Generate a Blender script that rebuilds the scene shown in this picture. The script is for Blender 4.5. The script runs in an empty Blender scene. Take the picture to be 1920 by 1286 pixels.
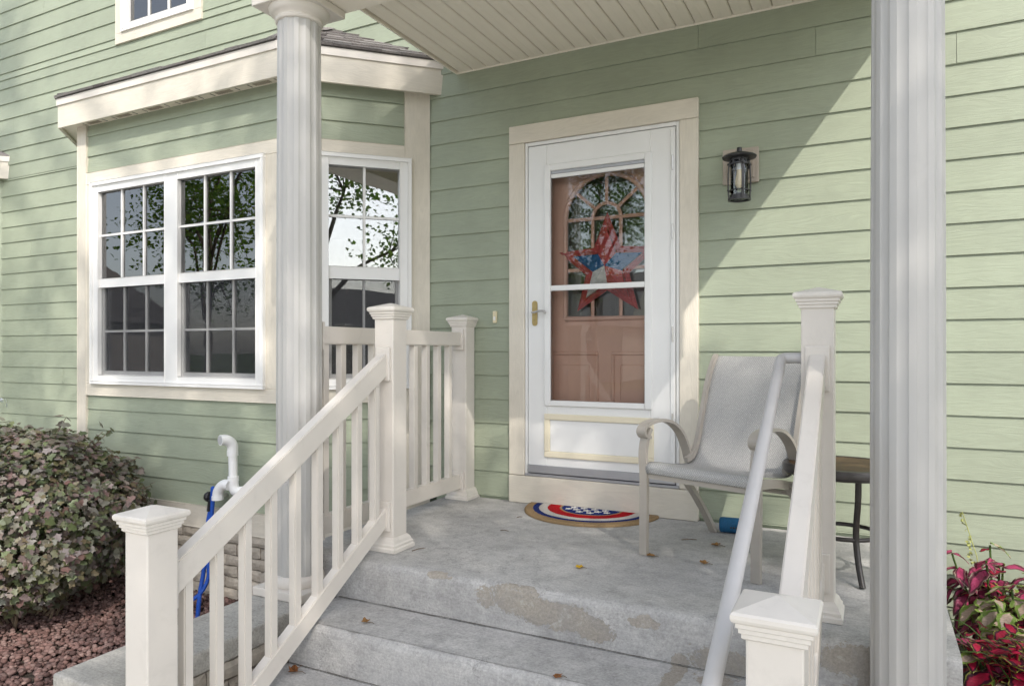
import bpy, bmesh, math, random
import numpy as np
from mathutils import Vector, Matrix, noise as mnoise

rnd = random.Random(7)
nprng = np.random.default_rng(11)
scene = bpy.context.scene
R = math.radians

# ------------------------------------------------------------------ camera
cam_d = bpy.data.cameras.new("camera")
cam = bpy.data.objects.new("camera", cam_d)
scene.collection.objects.link(cam)
cam.location = (0.0, -3.927, 0.93)
cam.rotation_euler = (R(90), 0, R(26.915))
cam_d.sensor_width = 36.0
cam_d.lens = 1325.0 / 1920.0 * 36.0
cam_d.shift_y = 15.0 / 1920.0
cam_d.clip_start = 0.05
cam_d.clip_end = 3000
scene.camera = cam

# ------------------------------------------------------------------ light
SUN = Vector((0.897, -1.0, 1.23)).normalized()       # direction towards the sun
world = bpy.data.worlds.new("World")
scene.world = world
world.use_nodes = True
wn = world.node_tree.nodes
wl = world.node_tree.links
wn.clear()
sky = wn.new("ShaderNodeTexSky")
sky.sky_type = 'NISHITA'
sky.sun_disc = False
sky.sun_elevation = math.asin(SUN.z)
sky.sun_rotation = math.atan2(SUN.x, SUN.y)
sky.air_density = 1.0
sky.dust_density = 1.5
sky.ozone_density = 0.5
wbg = wn.new("ShaderNodeBackground")
wbg.inputs[1].default_value = 0.15
wo = wn.new("ShaderNodeOutputWorld")
whs = wn.new("ShaderNodeHueSaturation")          # hazy, milky daylight
whs.inputs['Saturation'].default_value = 0.50
wl.new(sky.outputs[0], whs.inputs['Color'])
wl.new(whs.outputs[0], wbg.inputs[0])
wl.new(wbg.outputs[0], wo.inputs[0])

sun_d = bpy.data.lights.new("sun", 'SUN')
sun_d.energy = 2.0
sun_d.angle = R(0.53)
sun_d.color = (1.0, 0.94, 0.86)
sun = bpy.data.objects.new("sun", sun_d)
scene.collection.objects.link(sun)
sun.rotation_euler = SUN.to_track_quat('Z', 'Y').to_euler()
sun.location = (8, -9, 12)

vs = scene.view_settings
vs.view_transform = 'Standard'
vs.look = 'None'
vs.gamma = 1.0
vs.use_curve_mapping = False
vs.exposure = 1.06
scene.render.engine = 'CYCLES'
scene.cycles.use_denoising = True
scene.cycles.use_adaptive_sampling = True
scene.cycles.adaptive_threshold = 0.03
scene.cycles.use_light_tree = False
scene.cycles.max_bounces = 7
scene.cycles.diffuse_bounces = 4
scene.cycles.glossy_bounces = 4
scene.cycles.transmission_bounces = 6
scene.cycles.transparent_max_bounces = 10
scene.cycles.caustics_reflective = False
scene.cycles.caustics_refractive = False
scene.cycles.sample_clamp_indirect = 6.0

# ------------------------------------------------------------------ materials
def newmat(name):
    m = bpy.data.materials.new(name)
    m.use_nodes = True
    nt = m.node_tree
    nt.nodes.clear()
    out = nt.nodes.new("ShaderNodeOutputMaterial")
    return m, nt, nt.nodes, nt.links, out

def N(nt, typ, **kw):
    n = nt.nodes.new(typ)
    for k, v in kw.items():
        setattr(n, k, v)
    return n

def coords(nt, scale=(1, 1, 1), kind='Object'):
    tc = N(nt, "ShaderNodeTexCoord")
    mp = N(nt, "ShaderNodeMapping")
    mp.inputs['Scale'].default_value = scale
    if kind == 'Position':
        g = N(nt, "ShaderNodeNewGeometry")
        nt.links.new(g.outputs['Position'], mp.inputs[0])
    else:
        nt.links.new(tc.outputs[kind], mp.inputs[0])
    return mp

def noise_n(nt, vec, scale, detail=4, rough=.55, dist=0.0):
    n = N(nt, "ShaderNodeTexNoise")
    n.inputs['Scale'].default_value = scale
    n.inputs['Detail'].default_value = detail
    n.inputs['Roughness'].default_value = rough
    n.inputs['Distortion'].default_value = dist
    nt.links.new(vec.outputs[0], n.inputs['Vector'])
    return n

def ramp(nt, fac, stops):
    r = N(nt, "ShaderNodeValToRGB")
    e = r.color_ramp.elements
    while len(e) < len(stops):
        e.new(0.5)
    for i, (p, c) in enumerate(stops):
        e[i].position = p
        e[i].color = (*c, 1) if len(c) == 3 else c
    nt.links.new(fac, r.inputs[0])
    return r

def mixc(nt, fac, a, b, mode='MIX'):
    m = N(nt, "ShaderNodeMix", data_type='RGBA', blend_type=mode)
    for sock, val in ((m.inputs[0], fac), (m.inputs[6], a), (m.inputs[7], b)):
        if hasattr(val, 'links'):
            nt.links.new(val, sock)
        elif isinstance(val, (int, float)):
            sock.default_value = val
        else:
            sock.default_value = (*val, 1) if len(val) == 3 else val
    return m.outputs[2]

def math_n(nt, op, a, b=0.0, clamp=False):
    m = N(nt, "ShaderNodeMath", operation=op, use_clamp=clamp)
    for i, v in enumerate((a, b)):
        if hasattr(v, 'links'):
            nt.links.new(v, m.inputs[i])
        else:
            m.inputs[i].default_value = v
    return m.outputs[0]

def principled(nt, out, rough=.5, metallic=0.0, spec=.5):
    p = N(nt, "ShaderNodeBsdfPrincipled")
    p.inputs['Roughness'].default_value = rough
    p.inputs['Metallic'].default_value = metallic
    p.inputs['Specular IOR Level'].default_value = spec
    nt.links.new(p.outputs[0], out.inputs[0])
    return p

def bump_n(nt, h, strength, dist, p):
    b = N(nt, "ShaderNodeBump")
    b.inputs['Strength'].default_value = strength
    b.inputs['Distance'].default_value = dist
    nt.links.new(h, b.inputs['Height'])
    nt.links.new(b.outputs[0], p.inputs['Normal'])
    return b

def paint(name, col, rough=.5, var=.08, scale=6, bump=.15, bscale=120, stretch=(1, 1, 1), spec=.4,
          metallic=0.0, dist=.001, dirt=0.0, per_obj=0.0):
    m, nt, nd, lk, out = newmat(name)
    p = principled(nt, out, rough, metallic, spec)
    v = coords(nt, stretch)
    n1 = noise_n(nt, v, scale, 5)
    dark = tuple(c * (1 - var) for c in col)
    light = tuple(min(1, c * (1 + var)) for c in col)
    r = ramp(nt, n1.outputs[0], [(.3, dark), (.7, light)])
    c = r.outputs[0]
    if per_obj:
        oi = N(nt, "ShaderNodeObjectInfo")
        k = math_n(nt, 'MULTIPLY_ADD', oi.outputs['Random'], per_obj * 2)
        nt.nodes[-1].inputs[2].default_value = 1 - per_obj
        c = mixc(nt, 1.0, c, k, 'MULTIPLY')
    if dirt:
        vp = coords(nt, (1, 1, 1), 'Position')
        n3 = noise_n(nt, vp, 9, 8, .7, .6)
        f = ramp(nt, n3.outputs[0], [(.55, (0, 0, 0)), (.78, (1, 1, 1))])
        f2 = math_n(nt, 'MULTIPLY', f.outputs[0], dirt)
        c = mixc(nt, f2, c, (.16, .14, .11))
    lk.new(c, p.inputs['Base Color'])
    if bump:
        n2 = noise_n(nt, v, bscale, 3)
        bump_n(nt, n2.outputs[0], bump, dist, p)
    return m

def wood_siding(name, col, vertical=False):
    """painted fibre-cement board with an embossed cedar grain running along local X"""
    m, nt, nd, lk, out = newmat(name)
    p = principled(nt, out, .55, 0, .35)
    tc = N(nt, "ShaderNodeTexCoord")
    oi = N(nt, "ShaderNodeObjectInfo")
    off = N(nt, "ShaderNodeVectorMath", operation='SCALE')
    off.inputs[0].default_value = (37.0, 11.0, 53.0)
    lk.new(oi.outputs['Random'], off.inputs['Scale'])
    add = N(nt, "ShaderNodeVectorMath", operation='ADD')
    lk.new(tc.outputs['Object'], add.inputs[0])
    lk.new(off.outputs[0], add.inputs[1])
    mp = N(nt, "ShaderNodeMapping")
    mp.inputs['Scale'].default_value = (4.5, 4.5, .55) if vertical else (.55, .55, 4.5)
    lk.new(add.outputs[0], mp.inputs[0])
    warp = noise_n(nt, mp, 2.2, 2, .5)
    wv = N(nt, "ShaderNodeMapping")
    wv.inputs['Scale'].default_value = (22, 22, 1.6) if vertical else (1.6, 1.6, 22)
    lk.new(add.outputs[0], wv.inputs[0])
    ad2 = N(nt, "ShaderNodeVectorMath", operation='MULTIPLY_ADD')
    lk.new(warp.outputs[1], ad2.inputs[0])
    ad2.inputs[1].default_value = (5.0, 0, 0) if vertical else (0, 0, 5.0)
    lk.new(wv.outputs[0], ad2.inputs[2])
    grain = noise_n(nt, ad2, 6.0, 4, .6)
    gr = ramp(nt, grain.outputs[0], [(.38, (0, 0, 0)), (.62, (1, 1, 1))])
    vp = coords(nt, (1, 1, 1), 'Position')
    blot = noise_n(nt, vp, 2.0, 5, .6)
    c0 = tuple(c * .93 for c in col)
    c1 = tuple(min(1, c * 1.05) for c in col)
    base = ramp(nt, blot.outputs[0], [(.35, c0), (.65, c1)])
    k = math_n(nt, 'MULTIPLY_ADD', oi.outputs['Random'], .07)
    nt.nodes[-1].inputs[2].default_value = .965
    c = mixc(nt, 1.0, base.outputs[0], k, 'MULTIPLY')
    gm = math_n(nt, 'MULTIPLY_ADD', gr.outputs[0], .07)
    nt.nodes[-1].inputs[2].default_value = .95
    c = mixc(nt, 1.0, c, gm, 'MULTIPLY')
    fine = noise_n(nt, vp, 30, 6, .7)
    fs = ramp(nt, fine.outputs[0], [(.62, (0, 0, 0)), (.8, (1, 1, 1))])
    c = mixc(nt, math_n(nt, 'MULTIPLY', fs.outputs[0], .10), c, (.30, .29, .24))
    lk.new(c, p.inputs['Base Color'])
    bump_n(nt, gr.outputs[0], .34, .0014, p)
    return m

GREEN = (.315, .350, .262)
CREAM = (.645, .595, .505)
mat_siding = wood_siding("sage_siding", GREEN)
mat_creamwood = wood_siding("cream_board", CREAM)
mat_creamvert = wood_siding("cream_upright", CREAM, True)
mat_core = paint("wall_core", (.30, .34, .25), .8)
mat_ceiling = paint("ceiling_vinyl", (.85, .785, .675), .5, .03, 3, .05, 60)
mat_vinyl = paint("almond_vinyl", (.67, .622, .562), .42, .035, 4, .05, 90, dirt=.12)
mat_vinyl_cap = paint("almond_cap", (.69, .645, .585), .42, .05, 9, .06, 90, dirt=.22)
mat_column = paint("column_paint", (.455, .442, .42), .45, .03, 3, .05, 14, (1, 1, .35), dirt=.05, dist=.003)
mat_white = paint("window_vinyl", (.76, .75, .73), .35, .03, 4, .03, 60)
mat_doorwhite = paint("door_paint", (.76, .755, .74), .35, .025, 3, .03, 60)
mat_doorcream = paint("door_moulding", (.74, .67, .51), .45, .04, 5)
mat_aluminium = paint("grey_aluminium", (.42, .42, .44), .38, .05, 5, .05, 60, metallic=.6)
mat_dark = paint("dark_gap", (.03, .03, .03), .9)
mat_black = paint("black_metal", (.025, .024, .026), .38, .2, 20, .1, 150, spec=.5)
mat_bronze = paint("bronze_metal", (.03, .025, .022), .35, .3, 14, .1, 150, spec=.5)
mat_taupe_plate = paint("taupe_block", (.40, .345, .285), .5, .06, 8)
mat_brass = paint("aged_brass", (.45, .34, .15), .38, .2, 40, .05, 60, metallic=.8)
mat_nickel = paint("satin_nickel", (.55, .53, .51), .28, .1, 40, metallic=.9)
mat_salmon = paint("salmon_paint", (.66, .385, .30), .42, .06, 5, .06, 70)
mat_pvc = paint("white_pvc", (.80, .80, .80), .28, .02, 6, .02, 40)
mat_hose = paint("blue_hose", (.012, .075, .40), .6, .25, 300, .4, 350, dist=.002)
mat_blue = paint("speaker_cloth", (.012, .10, .22), .7, .2, 250, .5, 400, dist=.002)
mat_frame = paint("taupe_metal", (.385, .35, .305), .4, .05, 8, .03, 60)
mat_pipe = paint("grey_rail_pipe", (.50, .485, .475), .42, .05, 8, .05, 60)
mat_roomwall = paint("room_wall", (.42, .46, .36), .8)
mat_roomfloor = paint("room_floor", (.14, .09, .055), .5)
mat_mortar = paint("mortar", (.20, .175, .14), .9, .2, 30, .5, 80, dist=.004)
mat_bulb = paint("bulb_glass", (.75, .62, .42), .2)
mat_bell = paint("bell_ivory", (.70, .62, .42), .4)
mat_soil = paint("soil", (.055, .042, .032), .95, .4, 30, .8, 60, dist=.02)
mat_jointshade = paint("joint_shade", (.13, .12, .105), .95, .35, 60, .6, 90, dist=.004)  # dark colour standing in for shade along the step joints
mat_bark = paint("bark", (.11, .085, .065), .9, .4, 14, 1.0, 30, (1, 1, .25), dist=.03)
mat_twig = paint("dry_stem", (.17, .125, .085), .9, .3, 20)

def brick_material():
    m, nt, nd, lk, out = newmat("painted_brick")
    p = principled(nt, out, .85, 0, .25)
    oi = N(nt, "ShaderNodeObjectInfo")
    r = ramp(nt, oi.outputs['Random'], [(0, (.44, .39, .325)), (.5, (.52, .47, .40)), (1, (.48, .425, .355))])
    v = coords(nt, (1, 1, 1), 'Position')
    n1 = noise_n(nt, v, 22, 6, .65)
    f = ramp(nt, n1.outputs[0], [(.3, (.72, .72, .72)), (.7, (1.1, 1.1, 1.1))])
    lk.new(mixc(nt, 1.0, r.outputs[0], f.outputs[0], 'MULTIPLY'), p.inputs['Base Color'])
    n2 = noise_n(nt, v, 60, 6, .7)
    bump_n(nt, n2.outputs[0], .7, .006, p)
    return m
mat_brick = brick_material()

def shingle_material():
    m, nt, nd, lk, out = newmat("asphalt_shingle")
    p = principled(nt, out, .9, 0, .2)
    oi = N(nt, "ShaderNodeObjectInfo")
    r = ramp(nt, oi.outputs['Random'], [(0, (.13, .115, .11)), (.5, (.22, .20, .19)), (1, (.30, .285, .27))])
    v = coords(nt, (1, 1, 1), 'Position')
    n1 = noise_n(nt, v, 180, 4, .8)
    f = ramp(nt, n1.outputs[0], [(.3, (.5, .5, .5)), (.7, (1.3, 1.3, 1.3))])
    lk.new(mixc(nt, 1.0, r.outputs[0], f.outputs[0], 'MULTIPLY'), p.inputs['Base Color'])
    bump_n(nt, n1.outputs[0], .8, .004, p)
    return m
mat_shingle = shingle_material()

def concrete(name, base=(.33, .325, .325), warm=.0, patches=False):
    m, nt, nd, lk, out = newmat(name)
    p = principled(nt, out, .85, 0, .3)
    v = coords(nt, (1, 1, 1), 'Position')
    n1 = noise_n(nt, v, 2.2, 5, .62, .4)
    n2 = noise_n(nt, v, 14, 5, .7, .3)
    n3 = noise_n(nt, v, 110, 4, .75)
    lo = tuple(c * .84 for c in base)
    hi = tuple(min(1, c * 1.13) for c in base)
    c = ramp(nt, n1.outputs[0], [(.32, lo), (.5, base), (.68, hi)]).outputs[0]
    m2 = ramp(nt, n2.outputs[0], [(.3, (.78, .78, .78)), (.5, (1, 1, 1)), (.75, (1.16, 1.16, 1.15))])
    c = mixc(nt, 1.0, c, m2.outputs[0], 'MULTIPLY')
    m3 = ramp(nt, n3.outputs[0], [(.28, (.68, .68, .68)), (.72, (1.22, 1.22, 1.22))])
    c = mixc(nt, 1.0, c, m3.outputs[0], 'MULTIPLY')
    # dark specks
    vo = N(nt, "ShaderNodeTexVoronoi")
    vo.inputs['Scale'].default_value = 26
    lk.new(v.outputs[0], vo.inputs['Vector'])
    sp = ramp(nt, vo.outputs['Distance'], [(.03, (1, 1, 1)), (.07, (0, 0, 0))])
    c = mixc(nt, math_n(nt, 'MULTIPLY', sp.outputs[0], .45), c, (.10, .095, .09))
    wv_ = N(nt, "ShaderNodeVectorMath", operation='MULTIPLY_ADD')
    lk.new(n2.outputs[1], wv_.inputs[0]); wv_.inputs[1].default_value = (.16, .16, .16); lk.new(v.outputs[0], wv_.inputs[2])
    ck = N(nt, "ShaderNodeTexVoronoi", feature='DISTANCE_TO_EDGE')
    ck.inputs['Scale'].default_value = 1.15
    lk.new(wv_.outputs[0], ck.inputs['Vector'])
    cr = ramp(nt, ck.outputs['Distance'], [(.0012, (1, 1, 1)), (.0035, (0, 0, 0))])
    cm = ramp(nt, n1.outputs[0], [(.46, (0, 0, 0)), (.56, (1, 1, 1))])
    c = mixc(nt, math_n(nt, 'MULTIPLY', math_n(nt, 'MULTIPLY', cr.outputs[0], cm.outputs[0]), .5), c, (.13, .125, .12))
    h = math_n(nt, 'ADD', math_n(nt, 'MULTIPLY', n2.outputs[0], .5), math_n(nt, 'MULTIPLY', n3.outputs[0], .35))
    # brushed finish of the treads
    vb = coords(nt, (2, 60, 60), 'Position')
    nb = noise_n(nt, vb, 3, 3)
    cb = ramp(nt, nb.outputs[0], [(.3, (.9, .9, .9)), (.7, (1.07, 1.07, 1.07))])
    c = mixc(nt, 1.0, c, cb.outputs[0], 'MULTIPLY')
    if patches:
        sep = N(nt, "ShaderNodeSeparateXYZ")
        lk.new(v.outputs[0], sep.inputs[0])
        # ragged spalled areas on the riser below the landing, where the skim coat has come off
        nz = noise_n(nt, v, 9, 8, .82, .6)
        wob = math_n(nt, 'MULTIPLY', math_n(nt, 'SUBTRACT', nz.outputs[0], .5), 3.6)
        tot = None
        for (cx, cz, rx, rz) in [(-1.27, -.055, .17, .062), (-1.05, -.085, .20, .060), (-.93, -.11, .09, .05),
                                 (-.725, -.052, .065, .026), (-1.615, -.012, .075, .014),
                                 (-.60, -.165, .035, .03), (-.46, -.135, .12, .05),
                                 (-.03, -.06, .13, .06), (.07, -.12, .14, .05)]:
            dx = math_n(nt, 'DIVIDE', math_n(nt, 'SUBTRACT', sep.outputs[0], cx), rx)
            dz = math_n(nt, 'DIVIDE', math_n(nt, 'SUBTRACT', sep.outputs[2], cz), rz)
            d2 = math_n(nt, 'ADD', math_n(nt, 'MULTIPLY', dx, dx), math_n(nt, 'MULTIPLY', dz, dz))
            e = math_n(nt, 'SUBTRACT', 1.0, d2)
            tot = e if tot is None else math_n(nt, 'MAXIMUM', tot, e)
        front = math_n(nt, 'LESS_THAN', sep.outputs[1], -1.398)
        wob2 = math_n(nt, 'MULTIPLY', math_n(nt, 'SUBTRACT', n2.outputs[0], .5), 1.3)
        n35 = noise_n(nt, v, 38, 4, .7)
        wob3 = math_n(nt, 'MULTIPLY', math_n(nt, 'SUBTRACT', n35.outputs[0], .5), 1.5)
        tot = math_n(nt, 'ADD', math_n(nt, 'ADD', math_n(nt, 'ADD', tot, wob), wob2), wob3)
        msk = ramp(nt, tot, [(.18, (0, 0, 0)), (.22, (1, 1, 1))])
        mk = math_n(nt, 'MULTIPLY', msk.outputs[0], front)
        agg = noise_n(nt, v, 90, 5, .8)
        ac = ramp(nt, agg.outputs[0], [(.3, (.25, .225, .19)), (.55, (.37, .335, .285)), (.75, (.48, .44, .385))])
        c = mixc(nt, mk, c, ac.outputs[0])
        h = math_n(nt, 'SUBTRACT', h, math_n(nt, 'MULTIPLY', mk, 1.6))
        h = math_n(nt, 'ADD', h, math_n(nt, 'MULTIPLY', mk, agg.outputs[0]))
        # grey-blue grime on vertical faces, pale scuffed nosing
        g = N(nt, "ShaderNodeNewGeometry")
        sn = N(nt, "ShaderNodeSeparateXYZ")
        lk.new(g.outputs['Normal'], sn.inputs[0])
        ver = math_n(nt, 'SUBTRACT', 1.0, math_n(nt, 'ABSOLUTE', sn.outputs[2]), True)
        ng = noise_n(nt, v, 5, 5, .7, .8)
        gf = ramp(nt, ng.outputs[0], [(.36, (0, 0, 0)), (.66, (1, 1, 1))])
        c = mixc(nt, math_n(nt, 'MULTIPLY', math_n(nt, 'MULTIPLY', gf.outputs[0], ver), .5), c, (.26, .255, .255))
        nl = noise_n(nt, v, 11, 5, .75, .5)
        lf = ramp(nt, nl.outputs[0], [(.58, (0, 0, 0)), (.7, (1, 1, 1))])
        c = mixc(nt, math_n(nt, 'MULTIPLY', lf.outputs[0], .40), c, (.58, .57, .55))
    lk.new(c, p.inputs['Base Color'])
    bump_n(nt, h, .55, .006, p)
    return m
mat_conc = concrete("porch_concrete", (.45, .44, .425), patches=True)
mat_cap = concrete("cap_concrete", (.44, .42, .38))
mat_drive = concrete("drive_concrete", (.60, .585, .55))  # lightened so the ground bounces more light up to the porch ceiling

def glass_material(name, ior=1.9, tint=(.86, .90, .88)):
    m, nt, nd, lk, out = newmat(name)
    fr = N(nt, "ShaderNodeFresnel")
    fr.inputs[0].default_value = ior
    v = coords(nt, (1, 1, 1), 'Position')
    n1 = noise_n(nt, v, 2.6, 1)
    b = N(nt, "ShaderNodeBump")
    b.inputs['Strength'].default_value = .22
    b.inputs['Distance'].default_value = .004
    lk.new(n1.outputs[0], b.inputs['Height'])
    tr = N(nt, "ShaderNodeBsdfTransparent")
    tr.inputs[0].default_value = (*tint, 1)
    gl = N(nt, "ShaderNodeBsdfGlossy")
    gl.inputs['Roughness'].default_value = 0.0
    lk.new(b.outputs[0], gl.inputs['Normal'])
    mx = N(nt, "ShaderNodeMixShader")
    lk.new(fr.outputs[0], mx.inputs[0])
    lk.new(tr.outputs[0], mx.inputs[1])
    lk.new(gl.outputs[0], mx.inputs[2])
    lk.new(mx.outputs[0], out.inputs[0])
    return m
mat_glass = glass_material("window_glass", 2.9, (.92, .94, .93))
mat_dglass = glass_material("storm_glass", 1.57, (.97, .98, .97))
mat_lampglass = glass_material("lamp_glass", 1.5, (.93, .95, .95))

def screen_material():
    m, nt, nd, lk, out = newmat("insect_screen")
    tr = N(nt, "ShaderNodeBsdfTransparent")
    df = N(nt, "ShaderNodeBsdfDiffuse")
    df.inputs[0].default_value = (.055, .058, .066, 1)
    mx = N(nt, "ShaderNodeMixShader")
    mx.inputs[0].default_value = .24
    lk.new(tr.outputs[0], mx.inputs[1])
    lk.new(df.outputs[0], mx.inputs[2])
    lk.new(mx.outputs[0], out.inputs[0])
    return m
mat_screen = screen_material()

def sling_material():
    m, nt, nd, lk, out = newmat("woven_sling")
    p = principled(nt, out, .75, 0, .3)
    tc = N(nt, "ShaderNodeUVMap")
    mp = N(nt, "ShaderNodeMapping")
    mp.inputs['Scale'].default_value = (190, 165, 1)
    lk.new(tc.outputs[0], mp.inputs[0])
    ch = N(nt, "ShaderNodeTexChecker")
    ch.inputs['Scale'].default_value = 1.0
    lk.new(mp.outputs[0], ch.inputs['Vector'])
    n1 = noise_n(nt, mp, .9, 3, .7)
    r = ramp(nt, n1.outputs[0], [(.3, (.30, .295, .285)), (.7, (.64, .625, .60))])
    c = mixc(nt, ch.outputs[1], r.outputs[0], (.34, .335, .325))
    lk.new(c, p.inputs['Base Color'])
    h = math_n(nt, 'ADD', ch.outputs[1], n1.outputs[0])
    bump_n(nt, h, .5, .0015, p)
    return m
mat_sling = sling_material()

def stone_top():
    m, nt, nd, lk, out = newmat("stone_tile_top")
    p = principled(nt, out, .5, 0, .2)
    v = coords(nt, (1, 1, 1), 'Position')
    n1 = noise_n(nt, v, 9, 6, .65, 1.2)
    r = ramp(nt, n1.outputs[0], [(.3, (.03, .018, .010)), (.55, (.09, .055, .028)), (.72, (.17, .11, .055))])
    lk.new(r.outputs[0], p.inputs['Base Color'])
    return m
mat_stone = stone_top()

def leaf_material(name, cols, rough=.5, trans=.3, spec=.4):
    m, nt, nd, lk, out = newmat(name)
    p = principled(nt, out, rough, 0, spec)
    g = N(nt, "ShaderNodeNewGeometry")
    k = len(cols)
    r = ramp(nt, g.outputs['Random Per Island'], [(i / max(1, k - 1), c) for i, c in enumerate(cols)])
    lk.new(r.outputs[0], p.inputs['Base Color'])
    if trans:
        t = N(nt, "ShaderNodeBsdfTranslucent")
        hc = mixc(nt, 1.0, r.outputs[0], (1.1, 1.3, .6), 'MULTIPLY')
        lk.new(hc, t.inputs[0])
        mx = N(nt, "ShaderNodeMixShader")
        mx.inputs[0].default_value = trans
        lk.new(p.outputs[0], mx.inputs[1])
        lk.new(t.outputs[0], mx.inputs[2])
        lk.new(mx.outputs[0], out.inputs[0])
    return m
mat_treeleaf = leaf_material("maple_leaves", [(.07, .12, .03), (.09, .155, .035), (.12, .185, .045), (.16, .20, .055)], .4, .55)
mat_bushleaf = leaf_material("ninebark_leaves", [(.07, .095, .04), (.155, .115, .11), (.105, .135, .065), (.22, .19, .19),
                                                 (.175, .10, .09), (.25, .235, .205), (.125, .16, .065), (.165, .13, .08), (.095, .12, .05)], .45, .22, .45)
mat_grass = leaf_material("grass_blades", [(.05, .10, .02), (.09, .14, .03)], .5, .3)
mat_lava = leaf_material("lava_rock", [(.08, .05, .045), (.145, .085, .075), (.21, .13, .115), (.13, .088, .08), (.26, .175, .155)], .95, 0, .15)
mat_flower = leaf_material("pale_flower", [(.55, .58, .70), (.65, .66, .75)], .6, .2)

def lawn_material():
    m, nt, nd, lk, out = newmat("lawn")
    p = principled(nt, out, .9, 0, .2)
    v = coords(nt, (1, 1, 1), 'Position')
    n1 = noise_n(nt, v, .6, 8, .7)
    n2 = noise_n(nt, v, 40, 4, .8)
    r = ramp(nt, n1.outputs[0], [(.3, (.045, .075, .02)), (.7, (.085, .12, .035))])
    f = ramp(nt, n2.outputs[0], [(.3, (.6, .6, .6)), (.7, (1.3, 1.3, 1.3))])
    lk.new(mixc(nt, 1.0, r.outputs[0], f.outputs[0], 'MULTIPLY'), p.inputs['Base Color'])
    bump_n(nt, n2.outputs[0], 1.0, .03, p)
    return m
mat_lawn = lawn_material()
mat_asphalt = paint("asphalt", (.05, .05, .052), .9, .2, 30, .5, 120, dist=.004)

def coleus_material(name, core, mid, edge, edge_w=.16):
    """leaf blotched from the midrib outwards; Generated X runs across the blade, Y along it"""
    m, nt, nd, lk, out = newmat(name)
    p = principled(nt, out, .45, 0, .4)
    tc = N(nt, "ShaderNodeTexCoord")
    sep = N(nt, "ShaderNodeSeparateXYZ")
    lk.new(tc.outputs['UV'], sep.inputs[0])
    v = coords(nt, (1, 1, 1))
    n1 = noise_n(nt, v, 55, 5, .7)
    t = math_n(nt, 'ADD', sep.outputs[0], math_n(nt, 'MULTIPLY', math_n(nt, 'SUBTRACT', n1.outputs[0], .5), .5))
    r = ramp(nt, t, [(.12, core), (.5, core), (.62, mid), (1 - edge_w, mid), (1.0, edge)])
    vein = math_n(nt, 'PINGPONG', math_n(nt, 'SUBTRACT', math_n(nt, 'MULTIPLY', sep.outputs[1], 7.0), math_n(nt, 'MULTIPLY', sep.outputs[0], 2.2)), .5)
    vr = ramp(nt, vein, [(.0, (.7, .7, .7)), (.12, (1, 1, 1))])
    c = mixc(nt, 1.0, r.outputs[0], vr.outputs[0], 'MULTIPLY')
    oi = N(nt, "ShaderNodeObjectInfo")
    k = math_n(nt, 'MULTIPLY_ADD', oi.outputs['Random'], .5)
    nt.nodes[-1].inputs[2].default_value = .7
    c = mixc(nt, 1.0, c, k, 'MULTIPLY')
    lk.new(c, p.inputs['Base Color'])
    tl = N(nt, "ShaderNodeBsdfTranslucent")
    lk.new(c, tl.inputs[0])
    mx = N(nt, "ShaderNodeMixShader")
    mx.inputs[0].default_value = .25
    lk.new(p.outputs[0], mx.inputs[1])
    lk.new(tl.outputs[0], mx.inputs[2])
    lk.new(mx.outputs[0], out.inputs[0])
    bump_n(nt, vein, .4, .003, p)
    return m
mat_coleus_red = coleus_material("coleus_crimson", (.40, .012, .05), (.05, .006, .02), (.33, .36, .06))
mat_coleus_pink = coleus_material("coleus_pink", (.44, .06, .15), (.13, .03, .05), (.40, .33, .24))
mat_coleus_green = coleus_material("coleus_green", (.50, .38, .30), (.20, .30, .06), (.25, .34, .08))

# ------------------------------------------------------------------ object helpers
COL = scene.collection
WPOS = {}

def tag(o, label=None, cat=None, group=None, kind=None):
    if label: o['label'] = label
    if cat: o['category'] = cat
    if group: o['group'] = group
    if kind: o['kind'] = kind
    return o

def thing(name, loc, label, cat, group=None, parent=None):
    o = bpy.data.objects.new(name, None)
    o.empty_display_size = .1
    COL.objects.link(o)
    loc = Vector(loc)
    WPOS[o] = loc
    o.location = loc
    tag(o, label, cat, group)
    return o

WANG = {}
def link_mesh(name, me, parent=None, origin=None, ang=0.0):
    """origin and ang are in world space; the parent may itself be turned about Z"""
    o = bpy.data.objects.new(name, me)
    COL.objects.link(o)
    w = Vector(origin) if origin is not None else Vector((0, 0, 0))
    WPOS[o] = w
    WANG[o] = ang
    if parent is not None:
        pa = WANG.get(parent, 0.0)
        o.parent = parent
        o.location = Matrix.Rotation(-pa, 3, 'Z') @ (w - WPOS[parent])
        o.rotation_euler = (0, 0, ang - pa)
    else:
        o.location = w
        o.rotation_euler = (0, 0, ang)
    return o

def obj(name, bm, mat, parent=None, smooth=False, label=None):
    """bm in world coordinates -> object with its origin at the middle of its underside"""
    bm.verts.ensure_lookup_table()
    xs = [v.co for v in bm.verts]
    lo = Vector((min(v.x for v in xs), min(v.y for v in xs), min(v.z for v in xs)))
    hi = Vector((max(v.x for v in xs), max(v.y for v in xs), max(v.z for v in xs)))
    org = Vector(((lo.x + hi.x) / 2, (lo.y + hi.y) / 2, lo.z))
    bmesh.ops.translate(bm, verts=bm.verts, vec=-org)
    bmesh.ops.recalc_face_normals(bm, faces=bm.faces)
    if smooth:
        for f in bm.faces: f.smooth = True
    me = bpy.data.meshes.new(name)
    bm.to_mesh(me)
    bm.free()
    for mm in (mat if isinstance(mat, (list, tuple)) else [mat]):
        me.materials.append(mm)
    o = link_mesh(name, me, parent, org)
    if label: o['label'] = label
    return o

def struct(name, bm, mat, parent=None, smooth=False):
    o = obj(name, bm, mat, parent, smooth)
    if parent is None: o['kind'] = 'structure'
    return o

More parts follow.
